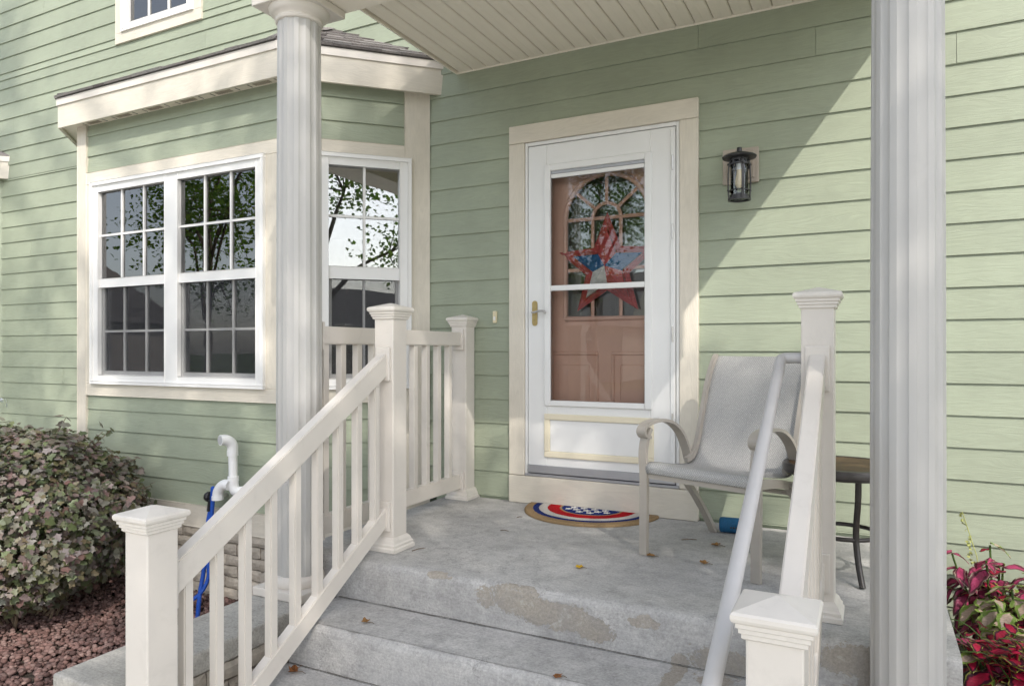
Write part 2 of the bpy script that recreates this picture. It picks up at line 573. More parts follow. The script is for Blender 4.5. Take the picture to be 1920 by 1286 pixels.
def bx(bm, x0, x1, y0, y1, z0, z1, bev=0.0, seg=1):
    r = bmesh.ops.create_cube(bm, size=1.0)
    vs_ = r['verts']
    for v in vs_:
        v.co = Vector(((x0 + x1) / 2 + v.co.x * (x1 - x0), (y0 + y1) / 2 + v.co.y * (y1 - y0), (z0 + z1) / 2 + v.co.z * (z1 - z0)))
    if bev:
        es = list({e for v in vs_ for e in v.link_edges})
        bmesh.ops.bevel(bm, geom=es, offset=bev, segments=seg, affect='EDGES', profile=.6)
    return bm

def box(name, x0, x1, y0, y1, z0, z1, mat, parent=None, bev=.002, seg=1):
    return obj(name, bx(bmesh.new(), x0, x1, y0, y1, z0, z1, bev, seg), mat, parent)

class Fr:
    """local wall frame: s along the wall, n outwards, z up"""
    def __init__(self, o, t, n):
        self.o = Vector((o[0], o[1], 0)); self.t = Vector((t[0], t[1], 0)); self.n = Vector((n[0], n[1], 0))
    def p(self, s, n, z):
        return self.o + self.t * s + self.n * n + Vector((0, 0, z))

def fbx(bm, F, s0, s1, n0, n1, z0, z1, bev=0.0):
    r = bmesh.ops.create_cube(bm, size=1.0)
    for v in r['verts']:
        v.co = F.p((s0 + s1) / 2 + v.co.x * (s1 - s0), (n0 + n1) / 2 + v.co.y * (n1 - n0), (z0 + z1) / 2 + v.co.z * (z1 - z0))
    if bev:
        es = list({e for v in r['verts'] for e in v.link_edges})
        bmesh.ops.bevel(bm, geom=es, offset=bev, segments=1, affect='EDGES')
    return bm

def fobj(name, bm, F, mat, parent):
    """like obj, but rotated so that local X runs along the frame"""
    bm.verts.ensure_lookup_table()
    c = Vector((0, 0, 0))
    for v in bm.verts: c += v.co
    c /= len(bm.verts)
    c.z = min(v.co.z for v in bm.verts)
    ang = math.atan2(F.t.y, F.t.x)
    Minv = Matrix.Rotation(-ang, 4, 'Z') @ Matrix.Translation(-c)
    bmesh.ops.transform(bm, matrix=Minv, verts=bm.verts)
    bmesh.ops.recalc_face_normals(bm, faces=bm.faces)
    me = bpy.data.meshes.new(name); bm.to_mesh(me); bm.free()
    me.materials.append(mat)
    return link_mesh(name, me, parent, c, ang)

def fbox(name, F, s0, s1, n0, n1, z0, z1, mat, parent, bev=.002):
    return fobj(name, fbx(bmesh.new(), F, s0, s1, n0, n1, z0, z1, bev), F, mat, parent)

def plank(F, s0, s1, z0, z1, parent, mat=None, jit=True):
    bm = bmesh.new()
    j = rnd.uniform(-.0008, .0008) if jit else 0
    prof = [(-.004, z0), (.0155 + j, z0), (.0165 + j, z0 + .0015), (.0065, z1 + .012), (-.004, z1 + .012)]
    rows = []
    for s in (s0, s1):
        rows.append([bm.verts.new(F.p(s, n, z)) for n, z in prof])
    k = len(prof)
    for i in range(k):
        bm.faces.new((rows[0][i], rows[0][(i + 1) % k], rows[1][(i + 1) % k], rows[1][i]))
    bm.faces.new(rows[0][::-1]); bm.faces.new(rows[1])
    return fobj('siding_plank', bm, F, mat or mat_siding, parent)

def rows_of(F, s0, s1, z0, z1, zline, parent, joints=()):
    """planks with butt joints; zline is the lower edge of one course"""
    k = math.floor((z0 - zline) / .1505 + 1e-4)
    z = zline + k * .1505
    while z < z1 - .004:
        a, b = max(z, z0), min(z + .1505, z1)
        cuts = sorted([s for s, zz in joints if s0 + .05 < s < s1 - .05 and a - .001 <= zz < b])
        pts = [s0] + cuts + [s1]
        for i in range(len(pts) - 1):
            plank(F, pts[i] + (.001 if i else 0), pts[i + 1] - (.001 if i < len(pts) - 2 else 0), a, b, parent)
        z += .1505

def tube(bm, pts, rad, seg=10, cap=True, flat=None):
    """sweep a circle (or a flat bar: flat=(w,t)) along pts"""
    pts = [Vector(p) for p in pts]
    n = len(pts)
    rads = rad if isinstance(rad, (list, tuple)) else [rad] * n
    prev = None
    rings = []
    up = Vector((0, 0, 1))
    for i, p in enumerate(pts):
        d = (pts[min(i + 1, n - 1)] - pts[max(i - 1, 0)]).normalized()
        if prev is None:
            ref = up if abs(d.z) < .9 else Vector((1, 0, 0))
            u = d.cross(ref).normalized()
        else:
            u = (prev - d * prev.dot(d)).normalized()
        prev = u
        w = d.cross(u).normalized()
        ring = []
        if flat:
            side = flat[2]
            w2 = d.cross(side).normalized()
            for a, b in ((-1, -1), (-.8, -1.0), (.8, -1.0), (1, -1), (1, 1), (-1, 1)) if False else ((-1, -1), (1, -1), (1, 1), (-1, 1)):
                ring.append(bm.verts.new(p + side * (a * flat[0] / 2) + w2 * (b * flat[1] / 2)))
        else:
            for k in range(seg):
                t = 2 * math.pi * k / seg
                ring.append(bm.verts.new(p + (u * math.cos(t) + w * math.sin(t)) * rads[i]))
        rings.append(ring)
    for a, b in zip(rings, rings[1:]):
        m_ = len(a)
        for k in range(m_):
            bm.faces.new((a[k], a[(k + 1) % m_], b[(k + 1) % m_], b[k]))
    if cap:
        bm.faces.new(rings[0][::-1]); bm.faces.new(rings[-1])
    return bm

def lathe(bm, c, prof, seg=32, axis='Z', cap=True):
    c = Vector(c)
    rings = []
    for r, h in prof:
        ring = []
        for k in range(seg):
            t = 2 * math.pi * k / seg
            if axis == 'Z':
                q = Vector((r * math.cos(t), r * math.sin(t), h))
            elif axis == 'X':
                q = Vector((h, r * math.cos(t), r * math.sin(t)))
            else:
                q = Vector((r * math.cos(t), h, r * math.sin(t)))
            ring.append(bm.verts.new(c + q))
        rings.append(ring)
    for a, b in zip(rings, rings[1:]):
        for k in range(seg):
            bm.faces.new((a[k], a[(k + 1) % seg], b[(k + 1) % seg], b[k]))
    if cap:
        bm.faces.new(rings[0][::-1]); bm.faces.new(rings[-1])
    return bm

def smooth_path(pts, n=6):
    """Catmull-Rom through pts"""
    P = [Vector(p) for p in pts]
    P = [P[0] * 2 - P[1]] + P + [P[-1] * 2 - P[-2]]
    out = []
    for i in range(1, len(P) - 2):
        for k in range(n):
            t = k / n
            a, b, c, d = P[i - 1], P[i], P[i + 1], P[i + 2]
            out.append(.5 * ((2 * b) + (c - a) * t + (2 * a - 5 * b + 4 * c - d) * t * t + (3 * b - a - 3 * c + d) * t ** 3))
    out.append(P[-2])
    return out

def smooth_by_angle(o, ang=35):
    me = o.data
    for p in me.polygons: p.use_smooth = True
    try:
        me.set_sharp_from_angle(angle=R(ang))
    except Exception:
        pass

def leaf_cloud(name, centers, normals, sizes, tv, tf, mat, parent, spins=None):
    n = len(centers)
    nor = normals / np.maximum(1e-6, np.linalg.norm(normals, axis=1, keepdims=True))
    ref = nprng.normal(size=(n, 3))
    u = np.cross(nor, ref); u /= np.maximum(1e-6, np.linalg.norm(u, axis=1, keepdims=True))
    w = np.cross(nor, u)
    tv = np.array(tv, float)
    V = (centers[:, None, :] + sizes[:, None, None] * (tv[None, :, 0:1] * u[:, None, :] + tv[None, :, 1:2] * w[:, None, :] + tv[None, :, 2:3] * nor[:, None, :]))
    V = V.reshape(-1, 3)
    k = len(tv)
    org = Vector((float(V[:, 0].mean()), float(V[:, 1].mean()), float(V[:, 2].min())))
    V = V - np.array(org)
    loops = []; starts = []; totals = []
    tl = [i for f in tf for i in f]
    base = np.arange(n) * k
    L = (base[:, None] + np.array(tl)[None, :]).reshape(-1)
    tot = np.tile(np.array([len(f) for f in tf]), n)
    st = np.concatenate([[0], np.cumsum(tot)[:-1]])
    me = bpy.data.meshes.new(name)
    me.vertices.add(len(V)); me.vertices.foreach_set('co', V.ravel())
    me.loops.add(len(L)); me.loops.foreach_set('vertex_index', L.astype(np.int32))
    me.polygons.add(len(tot)); me.polygons.foreach_set('loop_start', st.astype(np.int32)); me.polygons.foreach_set('loop_total', tot.astype(np.int32))
    me.update(calc_edges=True)
    me.validate()
    me.materials.append(mat)
    return link_mesh(name, me, parent, org)

# ================================================================== SETTING: ground
GZ = -0.712
struct('ground', bx(bmesh.new(), -300, 300, -300, 60, GZ - .3, GZ - .03), mat_lawn)
struct('walkway', bx(bmesh.new(), -2.12, 2.6, -3.3, -2.34, GZ - .2, GZ, .006), mat_drive)
struct('bounce_driveway', bx(bmesh.new(), -18.0, 18.0, -16.0, -3.304, GZ - .2, GZ - .01, .006), mat_drive)  # out of view, made wide and pale to bounce light under the porch roof
struct('street', bx(bmesh.new(), -150, 150, -24, -17, GZ - .2, GZ - .02, .006), mat_asphalt)
struct('planting_bed', bx(bmesh.new(), -8.5, -2.44, -3.2, -.55, GZ - .25, GZ - .012), mat_soil)
struct('flower_bed', bx(bmesh.new(), .27, 2.6, -2.6, -.02, GZ - .1, -.42, .02), mat_soil)

# ================================================================== HOUSE
house = thing('house', (-3.0, .1, GZ), 'sage green lap-sided house with cream trim, bay window and front door', 'house')
FW = Fr((0, 0), (1, 0), (0, -1))          # door wall: s = x, n towards the street

def wall_core():
    bm = bmesh.new()
    def b(x0, x1, z0, z1): bx(bm, x0, x1, .0, .16, z0, z1)
    b(-11, -5.97, GZ, 5.6)                # left of the bay
    b(-5.97, -2.55, 2.45, 3.60)           # above the bay
    b(-5.97, -5.74, 3.60, 5.6); b(-4.84, -2.55, 3.60, 5.6); b(-5.74, -4.84, 5.0, 5.6)
    b(-2.55, -1.90, GZ, 3.4)
    b(-.935, 3.2, GZ, 3.4)
    b(-1.90, -.935, 2.2, 3.4)
    b(-1.90, -.935, GZ, .16)
    return obj('wall', bm, mat_core, house)
wall = wall_core()
ZL = .025
jts = [(-.843, 2.66), (-.25, 2.51), (.36, 2.36), (-5.408, 3.49), (-4.724, 3.345), (-7.1, 1.9), (-6.6, .7), (-7.4, 3.1), (-6.9, 4.1),
       (-3.9, 3.8), (.95, 1.45), (.8, .5), (1.2, 2.0)]
rows_of(FW, -10.5, -5.90, GZ + .12, 2.60, ZL, wall, jts)
rows_of(FW, -10.5, -2.30, 2.60 + .0, 3.575, ZL, wall, jts)
rows_of(FW, -10.5, -5.83, 3.575, 5.5, ZL, wall, jts)
rows_of(FW, -4.755, -2.30, 3.575, 5.5, ZL, wall, jts)
rows_of(FW, -2.60, -1.985, .018, 2.28, ZL, wall)
rows_of(FW, -2.60, 3.1, 2.28, 2.735, ZL, wall, jts)
rows_of(FW, -.85, .24, .018, 2.28, ZL, wall, jts)
rows_of(FW, .24, 3.1, GZ + .2, 2.28, ZL, wall, jts)
rows_of(FW, .30, 3.1, 2.735, 3.35, ZL, wall, jts)

# ---- entrance trim
def T(name, x0, x1, y0, y1, z0, z1, mat=mat_creamwood, par=None, bev=.003):
    return box(name, x0, x1, y0, y1, z0, z1, mat, par or house, bev)
T('door_trim', -1.995, -1.89, -.040, .02, .171, 2.200, mat_creamvert)
T('door_trim', -.940, -.838, -.040, .02, .171, 2.200, mat_creamvert)
T('door_trim', -1.995, -.838, -.0405, .02, 2.202, 2.312)
T('threshold_board', -1.995, -.838, -.044, .02, .002, .168)
T('door_jamb', -1.889, -1.872, -.030, .16, .170, 2.200, mat_doorwhite)
T('door_jamb', -.960, -.9415, -.030, .16, .170, 2.200, mat_doorwhite)
T('door_jamb', -1.872, -.960, -.030, .16, 2.178, 2.200, mat_doorwhite)
T('door_sill', -1.889, -.9415, -.035, .17, .1695, .186, mat_aluminium)

# ---- storm door
YD = -.028
def storm_door():
    bm = bmesh.new()
    y0, y1 = YD, .012
    def b(x0, x1, z0, z1, ya=y0, yb=y1, bv=.003): bx(bm, x0, x1, ya, yb, z0, z1, bv)
    X0, X1 = -1.868, -.964
    b(X0, -1.745, .20, 2.174); b(-1.107, X1, .20, 2.174)
    b(-1.745, -1.107, 2.035, 2.174, y0 + .0004); b(-1.745, -1.107, .20, .605, y0 + .0006)
    d = obj('storm_door', bm, mat_doorwhite, house)
    fr = bmesh.new()   # glazing frame, proud of the slab
    def g(x0, x1, z0, z1, ya=YD - .014): bx(fr, x0, x1, ya, YD + .01, z0, z1, .004)
    g(-1.757, -1.716, .60, 2.05); g(-1.137, -1.096, .60, 2.05)
    g(-1.716, -1.137, 2.010, 2.0495, YD - .0135); g(-1.716, -1.137, .6005, .634, YD - .0135)
    obj('glazing_frame', fr, mat_doorwhite, d)
    box('screen_cassette', -1.714, -1.139, YD - .004, YD + .012, 1.992, 2.0095, mat_aluminium, d, .001)
    box('sash_rail', -1.714, -1.139, YD - .006, YD + .012, 1.966, 1.990, mat_doorwhite, d, .002)
    box('sash_rail', -1.7155, -1.1375, YD - .010, YD + .012, 1.290, 1.322, mat_doorwhite, d, .003)
    gl = bmesh.new(); bx(gl, -1.716, -1.137, YD + .002, YD + .006, 1.306, 1.99)
    obj('pane', gl, mat_dglass, d)
    gl = bmesh.new(); bx(gl, -1.716, -1.137, YD - .004, YD - .000, .630, 1.300)
    obj('pane', gl, mat_dglass, d)
    # lower panel with cream moulding
    px0, px1, pz0, pz1, w = -1.757, -1.085, .292, .553, .036
    mo = bmesh.new()
    for (a, b_, c, e) in ((px0, px1, pz1 - w, pz1), (px0, px1, pz0, pz0 + w), (px0, px0 + w, pz0 + w, pz1 - w), (px1 - w, px1, pz0 + w, pz1 - w)):
        bx(mo, a, b_, YD - .012, YD + .002, c, e, .005, 2)
    obj('panel_moulding', mo, mat_doorcream, d)
    box('kick_panel', px0 + w + .002, px1 - w - .002, YD - .003, YD + .002, pz0 + w + .002, pz1 - w - .002, mat_doorwhite, d, .001)
    box('door_sweep', -1.868, -.964, YD - .010, YD + .006, .192, .240, mat_aluminium, d, .002)
    box('hinge_rail', -.990, -.966, YD - .010, YD + .004, .25, 2.16, mat_doorwhite, d, .003)
    for z in (.50, .98, 1.55, 1.93):
        box('hinge', -.982, -.974, YD - .016, YD - .008, z, z + .085, mat_nickel, d, .002)
    # handle: rounded brass back plate, silver lever
    bm = bmesh.new()
    cx, z0, z1 = -1.822, 1.082, 1.235
    prof = []
    for k in range(9):
        t = math.pi * k / 8
        prof.append((cx + .017 * math.cos(t), z1 - .017 + .017 * math.sin(t)))
    for k in range(9):
        t = math.pi + math.pi * k / 8
        prof.append((cx + .017 * math.cos(t), z0 + .017 + .017 * math.sin(t)))
    a = [bm.verts.new((x, YD - .007, z)) for x, z in prof]
    b_ = [bm.verts.new((x, YD + .002, z)) for x, z in prof]
    bm.faces.new(a); bm.faces.new(b_[::-1])
    for i in range(len(a)):
        bm.faces.new((a[i], b_[i], b_[(i + 1) % len(a)], a[(i + 1) % len(a)]))
    pl = obj('handle_plate', bm, mat_brass, d)
    bm = tube(bmesh.new(), smooth_path([(cx, YD - .006, 1.163), (cx, YD - .045, 1.163), (cx + .02, YD - .05, 1.163), (cx + .05, YD - .05, 1.170), (cx + .08, YD - .05, 1.168), (cx + .092, YD - .05, 1.156)], 5), .0065, 10)
    smooth_by_angle(obj('lever_handle', bm, mat_nickel, d), 50)
    return d
storm_door()

# ---- inner entry door seen through the storm glass
def entry_door():
    y0, y1 = .085, .130
    X0, X1, Z0, Z1 = -1.872, -.960, .186, 2.178
    cx, hw, spr, zb = -1.405, .262, 1.725, 1.125
    bm = bmesh.new()
    # slab with an arched opening: polygon strips
    arc = [(cx + hw * math.cos(t), spr + hw * math.sin(t)) for t in np.linspace(0, math.pi, 25)]
    def face_at(y):
        V = {}
        def v(x, z):
            k = (round(x, 5), round(z, 5))
            if k not in V: V[k] = bm.verts.new((x, y, z))
            return V[k]
        F_ = []
        F_.append([v(X0, Z0), v(X1, Z0), v(X1, zb), v(cx + hw, zb), v(cx - hw, zb), v(X0, zb)])
        F_.append([v(X0, zb), v(cx - hw, zb), v(cx - hw, spr), v(X0, spr)])
        F_.append([v(cx + hw, zb), v(X1, zb), v(X1, spr), v(cx + hw, spr)])
        for (xa, za), (xb, zbb) in zip(arc, arc[1:]):
            F_.append([v(xa, za), v(xa, Z1) if abs(xa - cx) < hw - 1e-4 else v(xa, Z1), v(xb, Z1), v(xb, zbb)])
        F_.append([v(cx + hw, spr), v(X1, spr), v(X1, Z1), v(cx + hw, Z1)])
        F_.append([v(X0, spr), v(cx - hw, spr), v(cx - hw, Z1), v(X0, Z1)])
        for f in F_:
            try: bm.faces.new(f)
            except ValueError: pass
    face_at(y0)
    r = bmesh.ops.extrude_face_region(bm, geom=list(bm.faces))
    bmesh.ops.translate(bm, verts=[e for e in r['geom'] if isinstance(e, bmesh.types.BMVert)], vec=(0, y1 - y0, 0))
    d = obj('entry_door', bm, mat_salmon, house)
    # moulding round the light
    path = [(cx - hw, y0 - .004, zb)] + [(x, y0 - .004, z) for x, z in arc[::-1]] + [(cx + hw, y0 - .004, zb), (cx - hw, y0 - .004, zb)]
    m_ = tube(bmesh.new(), path, .017, 8)
    smooth_by_angle(obj('light_moulding', m_, mat_salmon, d), 60)
    g = bmesh.new()
    pts = [(cx - hw, zb), (cx + hw, zb)] + arc
    pts = [pts[0], pts[1]] + [p for p in arc]
    g.faces.new([g.verts.new((x, y0 + .022, z)) for x, z in pts])
    obj('light_pane', g, mat_glass, d)
    def bar(p, r=.0115): 
        obj('muntin', tube(bmesh.new(), p, r, 6), mat_salmon, d)
    yb = y0 + .006
    ir = .088
    bar([(cx - hw, yb, spr), (cx + hw, yb, spr)])
    bar([(cx - hw, yb, 1.42), (cx + hw, yb, 1.42)])
    bar([(cx - ir, yb, zb), (cx - ir, yb, spr)]); bar([(cx + ir, yb, zb), (cx + ir, yb, spr)])
    bar([(cx + ir * math.cos(t), yb, spr + ir * math.sin(t)) for t in np.linspace(0, math.pi, 13)])
    for t in (R(40), R(90), R(140)):
        bar([(cx + ir * math.cos(t), yb, spr + ir * math.sin(t)), (cx + hw * math.cos(t), yb, spr + hw * math.sin(t))])
    # raised panels below
    for a, b_ in ((-1.77, -1.455), (-1.375, -1.06)):
        pm = bmesh.new()
        w = .022
        for (p, q, r_, s) in ((a, b_, .905, .905 + w), (a, b_, .32, .32 + w), (a, a + w, .32 + w, .905), (b_ - w, b_, .32 + w, .905)):
            bx(pm, p, q, y0 - .010, y0 + .004, r_, s, .005)
        obj('panel_moulding', pm, mat_salmon, d)
        box('raised_panel', a + .055, b_ - .055, y0 - .006, y0 + .004, .375, .85, mat_salmon, d, .006)
    for z in (1.03, 1.185):
        bm = lathe(bmesh.new(), (-1.808, y0, z), [(.0, -.05), (.022, -.046), (.027, -.03), (.018, -.016), (.012, -.012), (.034, -.010), (.034, .0)], 20, 'Y', False)
        smooth_by_angle(obj('door_knob' if z < 1.1 else 'deadbolt', bm, mat_brass, d), 50)
    return d
entry_door()

# ---- window units
def window_unit(name, F, s0, s1, z0, z1, splits, n_proud, cols, rows, par, meet=None, fw=.07):
    """splits: list of (glass_s0, glass_s1); double hung when meet=(z_lo, z_hi)"""
    bm = bmesh.new()
    np_ = n_proud
    edges = [s0] + [e for sp in splits for e in sp] + [s1]
    gz0, gz1 = z0 + .062, z1 - .072
    for i in range(0, len(edges), 2):
        fbx(bm, F, edges[i], edges[i + 1], -.06, np_ - (.003 if 0 < i < len(edges) - 2 else 0), z0, z1, .004)
    for a, b in splits:
        fbx(bm, F, a, b, -.06, np_ - .001, gz1, z1, .003)
        fbx(bm, F, a, b, -.06, np_ - .001, z0, gz0, .003)
    w = fobj(name, bm, F, mat_white, par)
    # stepped outer lip
    lip = bmesh.new()
    for (a, b, c, d) in ((s0 - .002, s1 + .002, z1 - .022, z1 + .004), (s0 - .002, s1 + .002, z0 - .004, z0 + .018)):
        fbx(lip, F, a, b, .0, np_ + .010, c, d, .003)
    for (a, b) in ((s0 - .002, s0 + .022), (s1 - .022, s1 + .002)):
        fbx(lip, F, a, b, .0, np_ + .0095, z0 + .018, z1 - .022, .003)
    fobj('frame_lip', lip, F, mat_white, w)
    for a, b in splits:
        if meet:
            fbox('meeting_rail', F, a - .004, b + .004, -.05, np_ - .012, meet[0], meet[1], mat_white, w, .004)
            cells = [(meet[1], gz1, np_ - .032, False), (gz0, meet[0], np_ - .052, True)]
        else:
            cells = [(gz0, gz1, np_ - .032, False)]
        for (za, zb, nn, low) in cells:
            if low:   # lower sash is set back and has its own slim frame
                sf = bmesh.new()
                for (p, q, r_, s_) in ((a, b, za, za + .03), (a, a + .022, za + .03, zb), (b - .022, b, za + .03, zb)):
                    fbx(sf, F, p, q, nn - .02, nn + .012, r_, s_, .003)
                fobj('sash', sf, F, mat_white, w)
            g = bmesh.new(); fbx(g, F, a, b, nn - .002, nn + .002, za, zb)
            fobj('pane', g, F, mat_glass, w)
            for k in range(1, cols):
                s = a + (b - a) * k / cols
                fbox('muntin', F, s - .008, s + .008, nn + .003, nn + .011, za, zb, mat_white, w, .002)
            for k in range(1, rows):
                z = za + (zb - za) * k / rows
                fbox('muntin', F, a, b, nn + .0025, nn + .0105, z - .008, z + .008, mat_white, w, .002)
            if low:
                fbox('insect_screen', F, a + .004, b - .004, nn + .026, nn + .028, za + .002, zb - .002, mat_screen, w, 0)
    return w

# ---- bay
BY = -.61
def bay(dx=0.0, detailed=True):
    FF = Fr((-5.36 + dx, BY), (1, 0), (0, -1)); LF = 2.14
    q = math.sqrt(.5)
    FRt = Fr((-3.22 + dx, BY), (q, q), (q, -q))      # right splay, s from the corner to the wall
    FLt = Fr((-5.97 + dx, 0), (q, -q), (-q, -q))     # left splay, s from the wall to the corner
    LS = .61 / q
    core = bmesh.new()
    if detailed:
        win = {0: (.18, 1.925), 1: (.155, .730), 2: (.155, .730)}
    for i, (F, L) in enumerate(((FF, LF), (FRt, LS), (FLt, LS))):
        fbx(core, F, 0, L, -.10, 0, GZ, .66)
        fbx(core, F, 0, L, -.10, 0, 2.21, 2.66)
        if detailed:
            a, b = win[i]
            fbx(core, F, 0, a, -.10, 0, .66, 2.21); fbx(core, F, b, L, -.10, 0, .66, 2.21)
        else:
            fbx(core, F, 0, L, -.10, 0, .66, 2.21)
    bw = obj('bay_wall', core, mat_core if detailed else mat_siding, house)
    if not detailed:
        return bw
    for F, L in ((FF, LF), (FRt, LS), (FLt, LS)):
        front = F is FF
        a0 = .095 if front else .10
        b0 = L - a0
        if not front:
            a0, b0 = (.07, L - .167) if F is FRt else (.167, L - .07)
        # siding above and below the window
        rows_of(F, a0 - .006, b0 + .006, -.107, .605, .0435, bw)
        rows_of(F, a0 - .006, b0 + .006, 2.262, 2.625, 2.39, bw)
        # corner boards
        fbox('corner_board', F, 0.0 - (.012 if front else 0), a0, -.004, .026, -.107, 2.622, mat_creamvert, bw, .003)
        fbox('corner_board', F, b0, L + (.012 if front else -.0), -.004, .026, -.107, 2.622, mat_creamvert, bw, .003)
        # head, sill and skirt boards
        fbox('head_board', F, a0, b0, -.004, .0245, 2.178, 2.266, mat_creamwood, bw, .003)
        fbox('sill_board', F, a0, b0, -.004, .0245, .600, .694, mat_creamwood, bw, .003)
        fbox('skirt_board', F, -.008, L + .008, -.004, .032, -.255, -.108, mat_creamwood, bw, .003)
        ws0, ws1 = (.172, 1.932) if front else ((L - .722, L - .127) if F is FRt else (.127, .722))
        if front:
            fbox('side_board', F, a0, ws0, -.004, .0242, .6945, 2.1775, mat_creamvert, bw, .003)
            fbox('side_board', F, ws1, b0, -.004, .0242, .6945, 2.1775, mat_creamvert, bw, .003)
        else:
            lo, hi = (a0, ws0) if F is FRt else (ws1, b0)
            if hi - lo > .01:
                fbox('side_board', F, lo, hi, -.004, .0242, .6945, 2.1775, mat_creamvert, bw, .003)
    # windows
    sx = lambda x: x + 5.36
    window_unit('window', FF, sx(-5.188), sx(-3.428), .692, 2.178, [(sx(-5.106), sx(-4.374)), (sx(-4.238), sx(-3.500))], .036, 3, 2, house, (1.398, 1.464))
    window_unit('window', FRt, LS - .722, LS - .127, .692, 2.178, [(LS - .648, LS - .201)], .036, 2, 2, house, (1.388, 1.468))
    window_unit('window', FLt, .127, .722, .692, 2.178, [(.201, .648)], .036, 2, 2, house, (1.388, 1.468))
    # painted brick below the skirt
    fnd = bmesh.new()
    for F, L in ((FF, LF), (FRt, LS), (FLt, LS)):
        fbx(fnd, F, .01, L - .01, -.08, .004, GZ - .2, -.250)
    f = obj('foundation', fnd, mat_mortar, house)
    for F, L in ((FF, LF), (FRt, LS)):
        brick_face(F, .0, L, GZ - .01, -.258, .004, f)
    # interior boards: sill shelf and ceiling of the bay
    bm = bmesh.new()
    for z in ((.60, .645), (2.3, 2.34)):
        vs_ = [(-5.28, -.52), (-3.30, -.52), (-2.65, .14), (-5.93, .14)]
        lo = [bm.verts.new((x, y, z[0])) for x, y in vs_]; hi = [bm.verts.new((x, y, z[1])) for x, y in vs_]
        bm.faces.new(lo[::-1]); bm.faces.new(hi)
        for i in range(4): bm.faces.new((lo[i], lo[(i + 1) % 4], hi[(i + 1) % 4], hi[i]))
    obj('bay_lining', bm, mat_white, house)
    return bw

BRICKS = []
def brick_meshes():
    for k in range(7):
        bm = bmesh.new()
        # front face as a 5 x 3 grid with ragged rim; local X length, -Y outwards, Z height
        nx, nz = 5, 3
        L, H, D = .2, .064, .05
        fr = [[None] * (nz + 1) for _ in range(nx + 1)]
        rim = [[None] * (nz + 1) for _ in range(nx + 1)]
        for i in range(nx + 1):
            for j in range(nz + 1):
                x = -L / 2 + L * i / nx; z = H * j / nz
                edge = i in (0, nx) or j in (0, nz)
                jx = rnd.uniform(-.003, .003); jz = rnd.uniform(-.0035, .0035)
                y = -D - (rnd.uniform(.0, .004) if edge else rnd.uniform(.006, .014))
                fr[i][j] = bm.verts.new((x + jx, y, z + jz))
        for i in range(nx):
            for j in range(nz):
                bm.faces.new((fr[i][j], fr[i + 1][j], fr[i + 1][j + 1], fr[i][j + 1]))
        ring = [fr[i][0] for i in range(nx + 1)] + [fr[nx][j] for j in range(1, nz + 1)] + [fr[i][nz] for i in range(nx - 1, -1, -1)] + [fr[0][j] for j in range(nz - 1, 0, -1)]
        back = [bm.verts.new((v.co.x, 0, v.co.z)) for v in ring]
        for i in range(len(ring)):
            bm.faces.new((ring[i], back[i], back[(i + 1) % len(ring)], ring[(i + 1) % len(ring)]))
        bmesh.ops.recalc_face_normals(bm, faces=bm.faces)
        me = bpy.data.meshes.new('brick'); bm.to_mesh(me); bm.free()
        me.materials.append(mat_brick)
        for p in me.polygons: p.use_smooth = False
        BRICKS.append(me)
brick_meshes()

def brick_face(F, s0, s1, z0, z1, n, parent):
    ang = math.atan2(F.t.y, F.t.x)
    if F.t.cross(F.n).z > 0: ang += math.pi
    z = z1 - .066; r = 0
    while z > z0 - .05:
        s = s0 + (.0 if r % 2 else -.105)
        while s < s1 - .01:
            a, b = max(s, s0), min(s + .203, s1)
            if b - a > .03:
                o = link_mesh('brick', rnd.choice(BRICKS), parent, F.p((a + b) / 2, n - .036 + rnd.uniform(-.003, .004), z), ang)
                o.scale = ((b - a) / .2, 1, 1)
            s += .210
        z -= .0735; r += 1
bay()
bay(-4.98, False)

